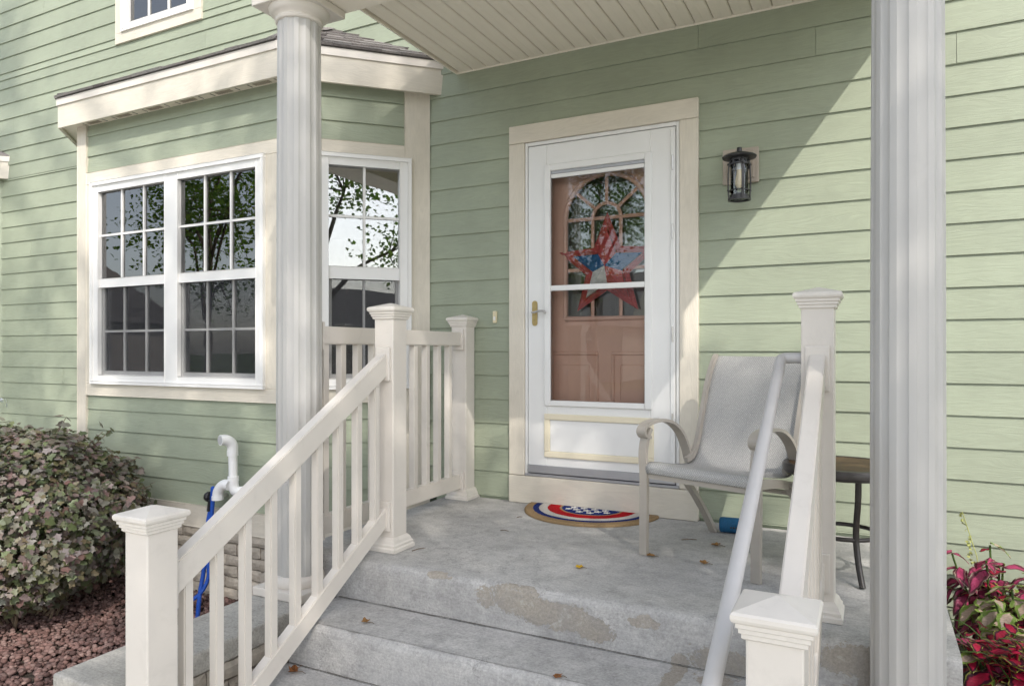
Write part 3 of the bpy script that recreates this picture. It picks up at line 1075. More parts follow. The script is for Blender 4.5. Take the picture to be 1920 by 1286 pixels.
# ---- bay roof: hipped, shingled, with fascia and vented soffit
def bay_roof(dx, detailed=True):
    E = [(-6.19 + dx, 0), (-5.45 + dx, -.74), (-3.223 + dx, -.74), (-2.483 + dx, 0)]
    A = [(-5.21 + dx, 0, 3.236), (-3.461 + dx, 0, 3.236)]
    ez = 2.832
    bm = bmesh.new()
    e = [bm.verts.new((x, y, ez)) for x, y in E]
    a = [bm.verts.new(p) for p in A]
    l = [bm.verts.new((x, y, ez - .012)) for x, y in E]
    for f in ((e[0], e[1], a[0]), (e[1], e[2], a[1], a[0]), (e[2], e[3], a[1]), (l[0], l[3], l[2], l[1]), (e[0], l[0], l[1], e[1]), (e[1], l[1], l[2], e[2]), (e[2], l[2], l[3], e[3]), (e[3], l[3], l[0], e[0], a[0], a[1])):
        bm.faces.new(f)
    roof = obj('bay_roof', bm, mat_shingle, house)
    # fascia boards (mitred) and the drip strip above them
    for i, (p, q) in enumerate(((E[0], E[1]), (E[1], E[2]), (E[2], E[3]))):
        p = Vector((*p, 0)); q = Vector((*q, 0)); t = (q - p).normalized(); n = Vector((t.y, -t.x, 0)); L = (q - p).length
        F = Fr(p, t, n)
        k = .4142
        for (nm, n0, n1, z0, z1, mt) in (('fascia', -.026, -.004, 2.603, 2.768, mat_creamwood), ('drip_strip', -.02, .006, 2.7685, 2.818, mat_vinyl)):
            b = bmesh.new()
            ext = lambda nn, end: (nn * k if ((end == 0 and i > 0) or (end == 1 and i < 2)) else 0.0)
            c0 = [F.p(0 - ext(n0, 0), n0, 0), F.p(0 - ext(n1, 0), n1, 0)]
            c1 = [F.p(L + ext(n0, 1), n0, 0), F.p(L + ext(n1, 1), n1, 0)]
            ring = [c0[0], c0[1], c1[1], c1[0]]
            lo = [b.verts.new(v + Vector((0, 0, z0))) for v in ring]; hi = [b.verts.new(v + Vector((0, 0, z1))) for v in ring]
            b.faces.new(lo); b.faces.new(hi[::-1])
            for j in range(4): b.faces.new((lo[j], hi[j], hi[(j + 1) % 4], lo[(j + 1) % 4]))
            fobj(nm, b, F, mt, roof)
        # shingles
        if detailed:
            top = [Vector(A[0]), Vector(A[0]), Vector(A[1])][i]
            P0 = Vector((*E[i], ez)); P1 = Vector((*E[i + 1], ez))
            if i == 0: T0, T1 = Vector(A[0]), Vector(A[0])
            elif i == 1: T0, T1 = Vector(A[0]), Vector(A[1])
            else: T0, T1 = Vector(A[1]), Vector(A[1])
            nrm = (P1 - P0).cross(T0 - P0).normalized()
            if nrm.z < 0: nrm = -nrm
            rows = 7
            for r_ in range(rows):
                u0, u1 = r_ / rows, min(1.0, (r_ + 1.15) / rows)
                a0, a1 = P0.lerp(T0, u0), P1.lerp(T1, u0)
                b0, b1 = P0.lerp(T0, u1), P1.lerp(T1, u1)
                if r_ == 0:
                    dn = (P0 - T0).normalized() * .018
                    a0 = a0 + n * .018 - Vector((0, 0, .01)); a1 = a1 + n * .018 - Vector((0, 0, .01))
                Lr = (a1 - a0).length
                s = -rnd.uniform(0, .2)
                while s < Lr - .01:
                    w = rnd.choice((.12, .18, .24, .3))
                    fa, fb = max(0, s) / Lr, min(Lr, s + w) / Lr
                    if (fb - fa) * Lr > .015:
                        b = bmesh.new()
                        h = rnd.uniform(.010, .020)
                        cs = [a0.lerp(a1, fa), a0.lerp(a1, fb), b0.lerp(b1, fb), b0.lerp(b1, fa)]
                        lo = [b.verts.new(c + nrm * .001) for c in cs]
                        hi = [b.verts.new(c + nrm * (h if j < 2 else .003)) for j, c in enumerate(cs)]
                        b.faces.new(hi); b.faces.new(lo[::-1])
                        for j in range(4):
                            try: b.faces.new((lo[j], lo[(j + 1) % 4], hi[(j + 1) % 4], hi[j]))
                            except ValueError: pass
                        obj('shingle', b, mat_shingle, roof)
                    s += w + .003
    # hip ridge caps
    if detailed:
        for (p, q) in ((Vector((*E[2], ez + .008)), Vector(A[1])), (Vector((*E[1], ez + .008)), Vector(A[0]))):
            for k in range(6):
                b = bmesh.new()
                a0 = p.lerp(q, k / 6); a1 = p.lerp(q, (k + 1.1) / 6)
                side = Vector((a1 - a0)).cross(Vector((0, 0, 1))).normalized() * .06
                v = [b.verts.new(a0 + Vector((0, 0, .022))), b.verts.new(a0 + side + Vector((0, 0, .004))), b.verts.new(a0 - side + Vector((0, 0, .004))),
                     b.verts.new(a1 + Vector((0, 0, .014))), b.verts.new(a1 + side), b.verts.new(a1 - side)]
                b.faces.new((v[0], v[1], v[4], v[3])); b.faces.new((v[0], v[3], v[5], v[2])); b.faces.new((v[0], v[2], v[1]))
                b.faces.new((v[3], v[4], v[5])); b.faces.new((v[1], v[2], v[5], v[4]))
                obj('hip_cap', b, mat_shingle, roof)
    # soffit
    b = bmesh.new()
    ins = [(-6.16 + dx, 0), (-5.44 + dx, -.712), (-3.233 + dx, -.712), (-2.52 + dx, 0)]
    lo = [b.verts.new((x, y, 2.624)) for x, y in ins]; hi = [b.verts.new((x, y, 2.64)) for x, y in ins]
    b.faces.new(lo[::-1]); b.faces.new(hi)
    for j in range(4): b.faces.new((lo[j], lo[(j + 1) % 4], hi[(j + 1) % 4], hi[j]))
    so = obj('soffit', b, mat_ceiling, house)
    if detailed:
        x = -5.2
        while x < -3.4:
            b = bmesh.new()
            for k in range(9):
                bx(b, x + k * .016, x + k * .016 + .006, -.700, -.640, 2.6205, 2.626)
            obj('vent_slot', b, mat_taupe_plate, so)
            for xx in (x - .045, x + .185):
                box('soffit_seam', xx, xx + .003, -.708, -.632, 2.6215, 2.6245, mat_dark, so, 0)
            x += .34
bay_roof(0)
bay_roof(-4.98, False)

# ---- upper window
FU = Fr((0, 0), (1, 0), (0, -1))
upw = window_unit('window', FU, -5.735, -4.850, 3.672, 5.0, [(-5.665, -4.92)], .030, 3, 3, house)
fbox('head_board', FU, -5.83, -4.755, -.004, .026, 5.002, 5.09, mat_creamwood, house)
fbox('sill_board', FU, -5.83, -4.755, -.004, .027, 3.578, 3.668, mat_creamwood, house)
fbox('side_board', FU, -5.83, -5.737, -.004, .026, 3.6685, 5.0015, mat_creamvert, house)
fbox('side_board', FU, -4.848, -4.755, -.004, .026, 3.6685, 5.0015, mat_creamvert, house)

# ---- rooms behind the glass
def rooms():
    bm = bmesh.new()
    for (x0, x1, z0, z1) in ((-7.2, 1.4, .12, 2.62), (-7.2, -3.0, 3.0, 5.5)):
        bx(bm, x0, x1, 4.6, 4.7, z0, z1); bx(bm, x0 - .1, x0, .17, 4.6, z0, z1); bx(bm, x1, x1 + .1, .17, 4.6, z0, z1)
        bx(bm, x0, x1, .17, 4.6, z1, z1 + .1)
    bx(bm, -2.5, -2.4, .17, 3.2, .12, 2.62)
    obj('room_wall', bm, mat_roomwall, house)
    bm = bmesh.new(); bx(bm, -7.2, 1.4, -.5, 4.6, .0, .12); bx(bm, -7.2, -3.0, .17, 4.6, 2.9, 3.0)
    for v in bm.verts:
        if v.co.y < -.1: v.co.y = .15
    obj('room_floor', bm, mat_roomfloor, house)
rooms()

# ================================================================== PORCH ROOF
proof = thing('porch_roof', (-1.08, -.85, 2.5), 'cream porch roof with slatted vinyl ceiling over the front door', 'porch roof')
XL, XR = -2.393, .236
x = -2.266 - .1005
k = 0
while x < XR - .03:
    a, b = max(x + .0022, XL + .016), min(x + .1005 - .0022, XR - .016)
    if b - a > .02:
        bm = bmesh.new()
        prof = [(a, 2.740), (a, 2.7275), (a + .006, 2.7225), ((a + b) / 2 - .008, 2.7222), ((a + b) / 2, 2.7232), ((a + b) / 2 + .008, 2.7222), (b - .006, 2.7225), (b, 2.7275), (b, 2.740)]
        r0 = [bm.verts.new((px, -1.335, pz)) for px, pz in prof]; r1 = [bm.verts.new((px, -.020, pz)) for px, pz in prof]
        for i in range(len(prof) - 1): bm.faces.new((r0[i], r1[i], r1[i + 1], r0[i + 1]))
        bm.faces.new((r0[0], r0[-1], r1[-1], r1[0])); bm.faces.new(r0); bm.faces.new(r1[::-1])
        obj('ceiling_slat', bm, mat_ceiling, proof)
    x += .1005
box('edge_trim', XL, XL + .014, -1.336, -.018, 2.716, 2.742, mat_ceiling, proof)
box('edge_trim', XR - .014, XR, -1.336, -.018, 2.716, 2.742, mat_ceiling, proof)
box('wall_trim', XL, XR, -.0185, -.0005, 2.717, 2.741, mat_ceiling, proof)
box('beam', -2.46, .252, -1.662, -1.338, 2.500, 2.86, mat_ceiling, proof, .004)
bm = bmesh.new()
bx(bm, XL, XR, -1.338, .0, 2.7425, 2.84); bx(bm, XL - .02, XR + .0, -1.70, .0, 2.862, 2.95)
obj('roof_deck', bm, mat_ceiling, proof)
bm = bmesh.new()     # low gable above
for x_, z_ in ((XL - .05, 2.95), (XR + .0, 2.95), ((XL + XR) / 2, 3.22)):
    pass
p = [(XL - .05, 2.952), (XR + .0, 2.952), ((XL + XR) / 2, 3.25)]
f0 = [bm.verts.new((a, -1.72, b)) for a, b in p]; f1 = [bm.verts.new((a, 0, b)) for a, b in p]
bm.faces.new(f0); bm.faces.new(f1[::-1])
for i in range(3): bm.faces.new((f0[i], f1[i], f1[(i + 1) % 3], f0[(i + 1) % 3]))
obj('roof_top', bm, mat_shingle, proof)

# ================================================================== COLUMNS
def column(x, y, z0, label):
    c = thing('porch_column', (x, y, z0), label, 'column', 'porch columns')
    r = .1005
    ztop, zb = 2.405, z0 + .085
    bm = bmesh.new()
    nf = 12
    prof = []
    for k in range(nf):
        a0 = 2 * math.pi * k / nf
        wd = 2 * math.pi / nf
        # fillet, then a shallow flute
        for (f, dr) in ((.0, 0), (.20, .0004), (.40, 0), (.44, -.0018), (.56, -.0040), (.70, -.0048), (.84, -.0040), (.96, -.0018)):
            prof.append((a0 + f * wd, r + dr))
    rings = []
    for (z, sc) in ((zb, 1.0), (z0 + .9, 1.0), (z0 + 1.6, .985), (ztop, .945)):
        rings.append([bm.verts.new((x + rr * sc * math.cos(a), y + rr * sc * math.sin(a), z)) for a, rr in prof])
    for A_, B_ in zip(rings, rings[1:]):
        for k in range(len(prof)):
            bm.faces.new((A_[k], A_[(k + 1) % len(prof)], B_[(k + 1) % len(prof)], B_[k]))
    bm.faces.new(rings[0][::-1]); bm.faces.new(rings[-1])
    sh = obj('shaft', bm, mat_column, c)
    smooth_by_angle(sh, 28)
    bm = lathe(bmesh.new(), (x, y, 0), [(.098, ztop - .004), (.104, ztop), (.106, ztop + .010), (.101, ztop + .016), (.104, ztop + .022), (.118, ztop + .030), (.130, ztop + .042), (.134, ztop + .056)], 40)
    cp = obj('capital', bm, mat_vinyl, c); smooth_by_angle(cp, 45)
    box('abacus', x - .145, x + .145, y - .145, y + .145, ztop + .0565, 2.4985, mat_vinyl, cp, .006, 2)
    bm = lathe(bmesh.new(), (x, y, 0), [(.112, z0 + .040), (.115, z0 + .046), (.115, z0 + .070), (.110, z0 + .078), (.104, z0 + .088)], 40)
    b_ = obj('base', bm, mat_vinyl, c); smooth_by_angle(b_, 45)
    box('plinth', x - .142, x + .142, y - .142, y + .142, z0 + .001, z0 + .0395, mat_vinyl, b_, .006, 2)
    return c
column(-2.312, -1.505, -.155, 'fluted pale grey column standing in front of the bay window')
column(.098, -1.50, -.299, 'large fluted grey column nearest the camera at the right of the steps')

# ================================================================== LANDING, STEPS, CHEEK WALLS
def slab(name, x0, x1, yb, yf, zt, zb, parent=None, seed=0, amp=.0035):
    """cast block with a worn, rounded front nosing"""
    bm = bmesh.new()
    nx = max(8, int((x1 - x0) / .03))
    prof = [(yb, zb), (yb, zt)] + [(yb + (yf - yb) * t, zt) for t in (.25, .5, .75, .93)] + \
           [(yf + .030, zt - .001), (yf + .014, zt - .006), (yf + .004, zt - .015), (yf, zt - .03), (yf - .002, zt - .07), (yf - .004, zt - .12), (yf - .006, zb)]
    rows = []
    for i in range(nx + 1):
        x_ = x0 + (x1 - x0) * i / nx
        row = []
        for j, (y_, z_) in enumerate(prof):
            q = Vector((x_ * 7 + seed, y_ * 7, z_ * 9))
            dn = mnoise.noise(q) * amp + mnoise.noise(q * 4) * amp * .5
            wgt = 0 if j < 2 or j == len(prof) - 1 else (.35 if j < 6 else 1.0)
            chip = 0
            if 6 <= j <= 9:
                c_ = mnoise.noise(Vector((x_ * 9 + seed * 3, 3.1, 0)))
                chip = max(0, c_ - .28) * .045
            row.append(bm.verts.new((x_, y_ + dn * wgt + chip, z_ + (dn * .4 * wgt) - chip * .5)))
        rows.append(row)
    for a, b in zip(rows, rows[1:]):
        for j in range(len(prof) - 1):
            bm.faces.new((a[j], b[j], b[j + 1], a[j + 1]))
        bm.faces.new((a[-1], b[-1], b[0], a[0]))
    bm.faces.new(rows[0]); bm.faces.new(rows[-1][::-1])
    o = struct(name, bm, mat_conc, parent)
    smooth_by_angle(o, 40)
    return o
landing = slab('landing', -2.425, .246, -.004, -1.430, 0.0, -.72, seed=1)
slab('step', -2.145, -.035, -1.4415, -1.735, -.178, -.72, landing, 5)
slab('step', -2.147, -.033, -1.7455, -2.035, -.356, -.72, landing, 9)
slab('step', -2.149, -.031, -2.0455, -2.335, -.534, -.72, landing, 14)

def joint_shade_line(x0, x1, y, z):  # thin dark strip that paints the contact shade where tread meets riser
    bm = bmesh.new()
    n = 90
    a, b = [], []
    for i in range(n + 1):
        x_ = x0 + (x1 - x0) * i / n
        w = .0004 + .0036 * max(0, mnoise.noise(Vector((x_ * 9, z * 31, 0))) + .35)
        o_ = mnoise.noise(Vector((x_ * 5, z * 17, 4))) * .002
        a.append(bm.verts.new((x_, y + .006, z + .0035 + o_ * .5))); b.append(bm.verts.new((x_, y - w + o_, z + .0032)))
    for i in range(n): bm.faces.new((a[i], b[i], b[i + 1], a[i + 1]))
    obj('shade_strip', bm, mat_jointshade, landing)
joint_shade_line(-2.14, -.04, -1.4375, -.178)
joint_shade_line(-2.14, -.04, -1.7425, -.356)

def cheek(x0, x1, label, ct=-.156):
    t = thing('cheek_wall', ((x0 + x1) / 2, -1.95, GZ), label, 'low wall', 'cheek walls beside the steps')
    core = box('core', x0 + .028, x1 - .028, -2.44, -1.442, GZ - .15, ct - .0845, mat_mortar, t, 0)
    F1 = Fr((x1 - .028, -2.44), (0, 1), (1, 0)); F2 = Fr((x0 + .028, -2.44), (0, 1), (-1, 0)); F3 = Fr((x0 + .028, -2.44), (1, 0), (0, -1))
    brick_face(F1, 0, .995, GZ, ct - .086, .002, core)
    brick_face(F2, 0, .995, GZ, ct - .086, .002, core)
    brick_face(F3, 0, x1 - x0 - .056, GZ, ct - .086, .002, core)
    # concrete cap with rounded, slightly uneven edges
    bm = bmesh.new(); bx(bm, x0, x1, -2.505, -1.442, ct - .083, ct, .012, 3)
    bmesh.ops.subdivide_edges(bm, edges=[e for e in bm.edges if abs(e.verts[0].co.y - e.verts[1].co.y) > .5], cuts=22)
    for v in bm.verts:
        q = mnoise.noise(v.co * 11) * .004
        if v.co.y < -1.45:
            v.co += Vector((q, 0, q * .6 if v.co.z > ct - .044 else q))
    smooth_by_angle(obj('cap', bm, mat_cap, t), 40)
    return t
cheek(-2.462, -2.158, 'low tan brick wall with rough concrete cap under the left column')
cheek(-.022, .262, 'low brick wall with concrete cap under the right column', -.30)

# ================================================================== RAILINGS
def newel(x, y, z0, ztop, par, base=True):
    h = .0535
    p = box('newel_post', x - h, x + h, y - h, y + h, z0 + .002, ztop - .062, mat_vinyl, par, .005, 2)
    bm = bmesh.new()
    zt = ztop
    lay = [(.0555, zt - .078), (.0605, zt - .074), (.0605, zt - .066), (.0655, zt - .063), (.0655, zt - .055), (.0705, zt - .052), (.0705, zt - .044), (.0765, zt - .040), (.079, zt - .034), (.079, zt - .026), (.075, zt - .021), (.0715, zt - .020), (.004, zt)]
    rings = []
    for w, z in lay:
        rings.append([bm.verts.new((x + a * w, y + b * w, z)) for a, b in ((-1, -1), (1, -1), (1, 1), (-1, 1))])
    for A_, B_ in zip(rings, rings[1:]):
        for k in range(4): bm.faces.new((A_[k], A_[(k + 1) % 4], B_[(k + 1) % 4], B_[k]))
    bm.faces.new(rings[0][::-1]); bm.faces.new(rings[-1])
    obj('post_cap', bm, mat_vinyl_cap, p)
    if base:
        bm = bmesh.new()
        lay = [(.081, z0 + .002), (.081, z0 + .018), (.076, z0 + .024), (.076, z0 + .034), (.070, z0 + .040), (.066, z0 + .052), (.062, z0 + .058), (.0550, z0 + .066)]
        rings = [[bm.verts.new((x + a * w, y + b * w, z)) for a, b in ((-1, -1), (1, -1), (1, 1), (-1, 1))] for w, z in lay]
        for A_, B_ in zip(rings, rings[1:]):
            for k in range(4): bm.faces.new((A_[k], A_[(k + 1) % 4], B_[(k + 1) % 4], B_[k]))
        bm.faces.new(rings[0][::-1]); bm.faces.new(rings[-1])
        obj('base_trim', bm, mat_vinyl_cap, p)
    return p

def srail(name, x, w, y0, z0, y1, z1, h, par, bev=.004):
    """sloping rail along y; z is its top edge, h its plumb depth"""
    bm = bmesh.new()
    c = [(-1, 0), (1, 0), (1, 1), (-1, 1)]
    A_ = [bm.verts.new((x + a * w / 2, y0, z0 - (1 - b) * h)) for a, b in c]
    B_ = [bm.verts.new((x + a * w / 2, y1, z1 - (1 - b) * h)) for a, b in c]
    bm.faces.new(A_); bm.faces.new(B_[::-1])
    for k in range(4): bm.faces.new((A_[k], B_[k], B_[(k + 1) % 4], A_[(k + 1) % 4]))
    bmesh.ops.bevel(bm, geom=list(bm.edges), offset=bev, segments=2, affect='EDGES')
    return obj(name, bm, mat_vinyl, par)

def bracket(x, y, z0, z1, par, side):
    """square vinyl collar where a rail enters a post"""
    b = bmesh.new(); bx(b, x - .040, x + .040, min(y, y + side * .014), max(y, y + side * .014), z0, z1, .005, 2)
    obj('rail_bracket', b, mat_vinyl, par)

def stair_rail(x, yu, yl, label, zl_top=.445):
    t = thing('stair_railing', (x, (yu + yl) / 2, GZ), label, 'railing', 'stair railings')
    newel(x, yu, 0.0, 1.155, t)
    newel(x, yl, GZ, zl_top, t)
    ya, yb = yu - .0545, yl + .0545
    sl = .604
    zt = lambda y_: .925 + (y_ - ya) * sl
    srail('top_rail', x, .052, ya - .002, zt(ya), yb + .002, zt(yb), .108, t)
    srail('bottom_rail', x, .046, ya - .002, zt(ya) - .715, yb + .002, zt(yb) - .715, .092, t)
    for y_, sd in ((ya + .001, -1), (yb - .001, 1)):
        bracket(x, y_, zt(y_) - .135, zt(y_) + .022, t, sd)
        bracket(x, y_, zt(y_) - .715 - .115, zt(y_) - .715 + .022, t, sd)
    n = 9
    for k in range(n):
        y_ = ya + (yb - ya) * (k + .55) / (n + .1)
        h = .018
        bm = bmesh.new()
        zt1, zb1 = zt(y_) - .108, zt(y_) - .715
        cs = ((-h, -h), (h, -h), (h, h), (-h, h))
        lo = [bm.verts.new((x + a, y_ + b, zb1 + b * sl - .002)) for a, b in cs]; hi = [bm.verts.new((x + a, y_ + b, zt1 + b * sl + .002)) for a, b in cs]
        bm.faces.new(lo[::-1]); bm.faces.new(hi)
        for j in range(4): bm.faces.new((lo[j], lo[(j + 1) % 4], hi[(j + 1) % 4], hi[j]))
        bmesh.ops.bevel(bm, geom=[e for e in bm.edges if abs(e.verts[0].co.z - e.verts[1].co.z) > .3], offset=.004, segments=2, affect='EDGES')
        obj('baluster', bm, mat_vinyl, t)
    return t
stair_rail(-2.02, -1.212, -2.455, 'almond vinyl stair railing climbing the left side of the steps')
stair_rail(-.165, -1.205, -2.435, 'almond vinyl stair railing on the right of the steps, beside the chair')

lr = thing('landing_railing', (-2.305, -.7, 0), 'level almond railing between left column and the wall beside the door', 'railing')
newel(-2.305, -.072, 0.0, 1.160, lr)
srail('top_rail', -2.305, .052, -1.40, 1.046, -.127, 1.046, .084, lr)
srail('bottom_rail', -2.305, .046, -1.40, .158, -.127, .158, .088, lr)
bracket(-2.305, -.127, .935, 1.066, lr, -1); bracket(-2.305, -.127, .05, .176, lr, -1)
bracket(-2.305, -1.400, .935, 1.066, lr, 1); bracket(-2.305, -1.400, .05, .176, lr, 1)
for k in range(10):
    y_ = -1.352 + k * .1225
    box('baluster', -2.323, -2.287, y_ - .018, y_ + .018, .156, .964, mat_vinyl, lr, .004, 2)

# grey tube handrail
hr = thing('handrail', (-.29, -1.9, GZ), 'grey metal tube handrail sloping down beside the right stair railing', 'handrail')
pts = smooth_path([(-.218, -1.205, .905), (-.25, -1.205, .905), (-.280, -1.208, .903), (-.290, -1.225, .893), (-.290, -1.27, .862)], 5) + [(-.290, -1.6, .690), (-.290, -2.0, .482), (-.290, -2.46, .245)] + smooth_path([(-.29, -2.56, .19), (-.29, -2.60, .15), (-.29, -2.605, .10)], 4) + [(-.29, -2.605, GZ + .01)]
smooth_by_angle(obj('tube', tube(bmesh.new(), pts, .0195, 20), mat_pipe, hr), 60)
bm = lathe(bmesh.new(), (-.2215, -1.205, .905), [(.034, 0), (.034, .004), (.028, .006)], 20, 'X')
obj('wall_flange', bm, mat_pipe, hr)
bm = lathe(bmesh.new(), (-.29, -2.605, GZ), [(.045, .001), (.045, .008), (.026, .012)], 20)
obj('floor_flange', bm, mat_pipe, hr)
bm = tube(bmesh.new(), [(-.290, -1.285, .8542), (-.290, -1.291, .8511)], .0204, 20)
obj('joint_ring', bm, mat_pipe, hr)

# ================================================================== CHAIR
def chair():
    FLp = Vector((-.924, -.778, 0)); w = Vector((.940, -.341, 0)); f = Vector((-.341, -.940, 0)); Wd = .548
    t = thing('sling_chair', FLp + w * Wd / 2 - f * .3, 'grey mesh sling patio chair with taupe metal frame beside the door', 'chair')
    P = lambda s, d, z: FLp + w * s - f * d + Vector((0, 0, z))
    for s, nm in ((.0, 'L'), (Wd, 'R')):
        # one bar: front leg, scroll, arm arch, down to the back upright
        arm = smooth_path([P(s, .0, 0.002), P(s, .003, .18), P(s, .004, .36), P(s, -.004, .46), P(s, .012, .535), P(s, .035, .575)], 5)
        obj('front_leg', tube(bmesh.new(), arm, 0, flat=(.040, .020, w)), mat_frame, t)
        top = smooth_path([P(s, .030, .535), P(s, .0, .540), P(s, -.018, .562), P(s, .0, .588), P(s, .06, .604), P(s, .14, .606), P(s, .22, .585), P(s, .29, .535), P(s, .34, .46), P(s, .365, .40)], 5)
        smooth_by_angle(obj('armrest', tube(bmesh.new(), top, 0, flat=(.048, .014, w)), mat_frame, t), 50)
        seat = smooth_path([P(s, .012, .392), P(s, .15, .380), P(s, .30, .352), P(s, .42, .322)], 4)
        obj('seat_rail', tube(bmesh.new(), seat, 0, flat=(.022, .036, w)), mat_frame, t)
        leg = smooth_path([P(s, .27, .36), P(s, .38, .26), P(s, .50, .13), P(s, .60, .002)], 4)
        obj('rear_leg', tube(bmesh.new(), leg, 0, flat=(.036, .020, w)), mat_frame, t)
        bk = smooth_path([P(s, .30, .405), P(s, .365, .43), P(s, .41, .52), P(s, .455, .66), P(s, .505, .80), P(s, .555, .885), P(s, .580, .905)], 5)
        off = w * (.028 if s == 0 else -.028)
        obj('back_rail', tube(bmesh.new(), [p + off for p in bk], 0, flat=(.020, .026, w)), mat_frame, t)
    obj('front_bar', tube(bmesh.new(), [P(0, .012, .372), P(Wd, .012, .372)], 0, flat=(.040, .018, Vector((0, 0, 1)))), mat_frame, t)
    obj('rear_bar', tube(bmesh.new(), [P(0, .40, .30), P(Wd, .40, .30)], .011, 8), mat_frame, t)
    # woven sling: one sheet over seat and back
    prof = smooth_path([(-.006, .375, 0), (-.012, .405, 0), (.01, .424, 0), (.08, .418, 0), (.20, .398, 0), (.31, .388, 0), (.365, .405, 0), (.405, .47, 0), (.44, .58, 0), (.475, .69, 0), (.515, .80, 0), (.555, .875, 0), (.585, .905, 0), (.598, .895, 0)], 4)
    ns = 14
    bm = bmesh.new()
    uvl = bm.loops.layers.uv.new('UVMap')
    n = len(prof)
    acc = [0]
    for a, b in zip(prof, prof[1:]): acc.append(acc[-1] + (b - a).length)
    gridv = []
    for i, p in enumerate(prof):
        row = []
        for j in range(ns + 1):
            u = j / ns
            s = .018 + (Wd - .036) * u
            sag = -math.sin(math.pi * u) * .014 * math.sin(math.pi * min(1, i / (n - 1)))
            row.append(bm.verts.new(P(s, p.x - sag * .6, p.y + sag * .7)))
        gridv.append(row)
    for i in range(n - 1):
        for j in range(ns):
            fc = bm.faces.new((gridv[i][j], gridv[i][j + 1], gridv[i + 1][j + 1], gridv[i + 1][j]))
            uv = [((j) / ns * .5, acc[i]), ((j + 1) / ns * .5, acc[i]), ((j + 1) / ns * .5, acc[i + 1]), (j / ns * .5, acc[i + 1])]
            for lp, q in zip(fc.loops, uv): lp[uvl].uv = q
    o = obj('sling', bm, mat_sling, t, smooth=True)
    md = o.modifiers.new('thick', 'SOLIDIFY'); md.thickness = .004; md.offset = -1
chair()

# ================================================================== SIDE TABLE
def side_table():
    c = Vector((-.105, -.66, 0)); rt = .235; zt = .462
    t = thing('side_table', c, 'small round bronze side table with glossy brown stone top behind the newel post', 'table')
    bm = lathe(bmesh.new(), c, [(rt - .035, zt - .042), (rt - .012, zt - .045), (rt, zt - .034), (rt + .002, zt - .012), (rt - .004, zt - .003), (rt - .016, zt), (rt - .024, zt - .003), (rt - .03, zt - .02)], 48)
    smooth_by_angle(obj('rim', bm, mat_bronze, t), 40)
    bm = lathe(bmesh.new(), c, [(rt - .028, zt - .016), (rt - .026, zt - .004), (.002, zt - .003)], 48)
    obj('table_top', bm, mat_stone, t)
    for k in range(4):
        a = R(-68 + 90 * k)
        d = Vector((math.cos(a), math.sin(a), 0))
        pts = smooth_path([c + d * .165 + Vector((0, 0, zt - .04)), c + d * .16 + Vector((0, 0, .33)), c + d * .14 + Vector((0, 0, .2)), c + d * .16 + Vector((0, 0, .10)), c + d * .205 + Vector((0, 0, .005))], 6)
        lg = obj('leg', tube(bmesh.new(), pts, .0125, 10), mat_bronze, t); smooth_by_angle(lg, 60)
    ring = [c + Vector((.142 * math.cos(a), .142 * math.sin(a), .175)) for a in np.linspace(0, 2 * math.pi, 41)]
    smooth_by_angle(obj('foot_ring', tube(bmesh.new(), ring, .009, 8), mat_bronze, t), 60)
side_table()

# ================================================================== DOORMAT
def mat_doormat():
    m, nt, nd, lk, out = newmat("printed_coir")
    p = principled(nt, out, .95, 0, .1)
    tc = N(nt, "ShaderNodeTexCoord")
    sep = N(nt, "ShaderNodeSeparateXYZ")
    lk.new(tc.outputs['UV'], sep.inputs[0])
    v = coords(nt, (1, 1, 1))
    nz = noise_n(nt, v, 220, 3, .7)
    rr = math_n(nt, 'ADD', sep.outputs[0], math_n(nt, 'MULTIPLY', math_n(nt, 'SUBTRACT', nz.outputs[0], .5), .035))
    coir, blue, cream, red = (.38, .26, .14), (.018, .035, .17), (.70, .66, .60), (.48, .012, .018)
    r = ramp(nt, rr, [(0, blue), (.44, coir), (.475, red), (.655, cream), (.785, blue), (.875, coir)])
    r.color_ramp.interpolation = 'CONSTANT'
    f = ramp(nt, nz.outputs[0], [(.25, (.62, .62, .62)), (.75, (1.2, 1.2, 1.2))])
    lk.new(mixc(nt, 1.0, r.outputs[0], f.outputs[0], 'MULTIPLY'), p.inputs['Base Color'])
    bump_n(nt, nz.outputs[0], 1.0, .008, p)
    return m
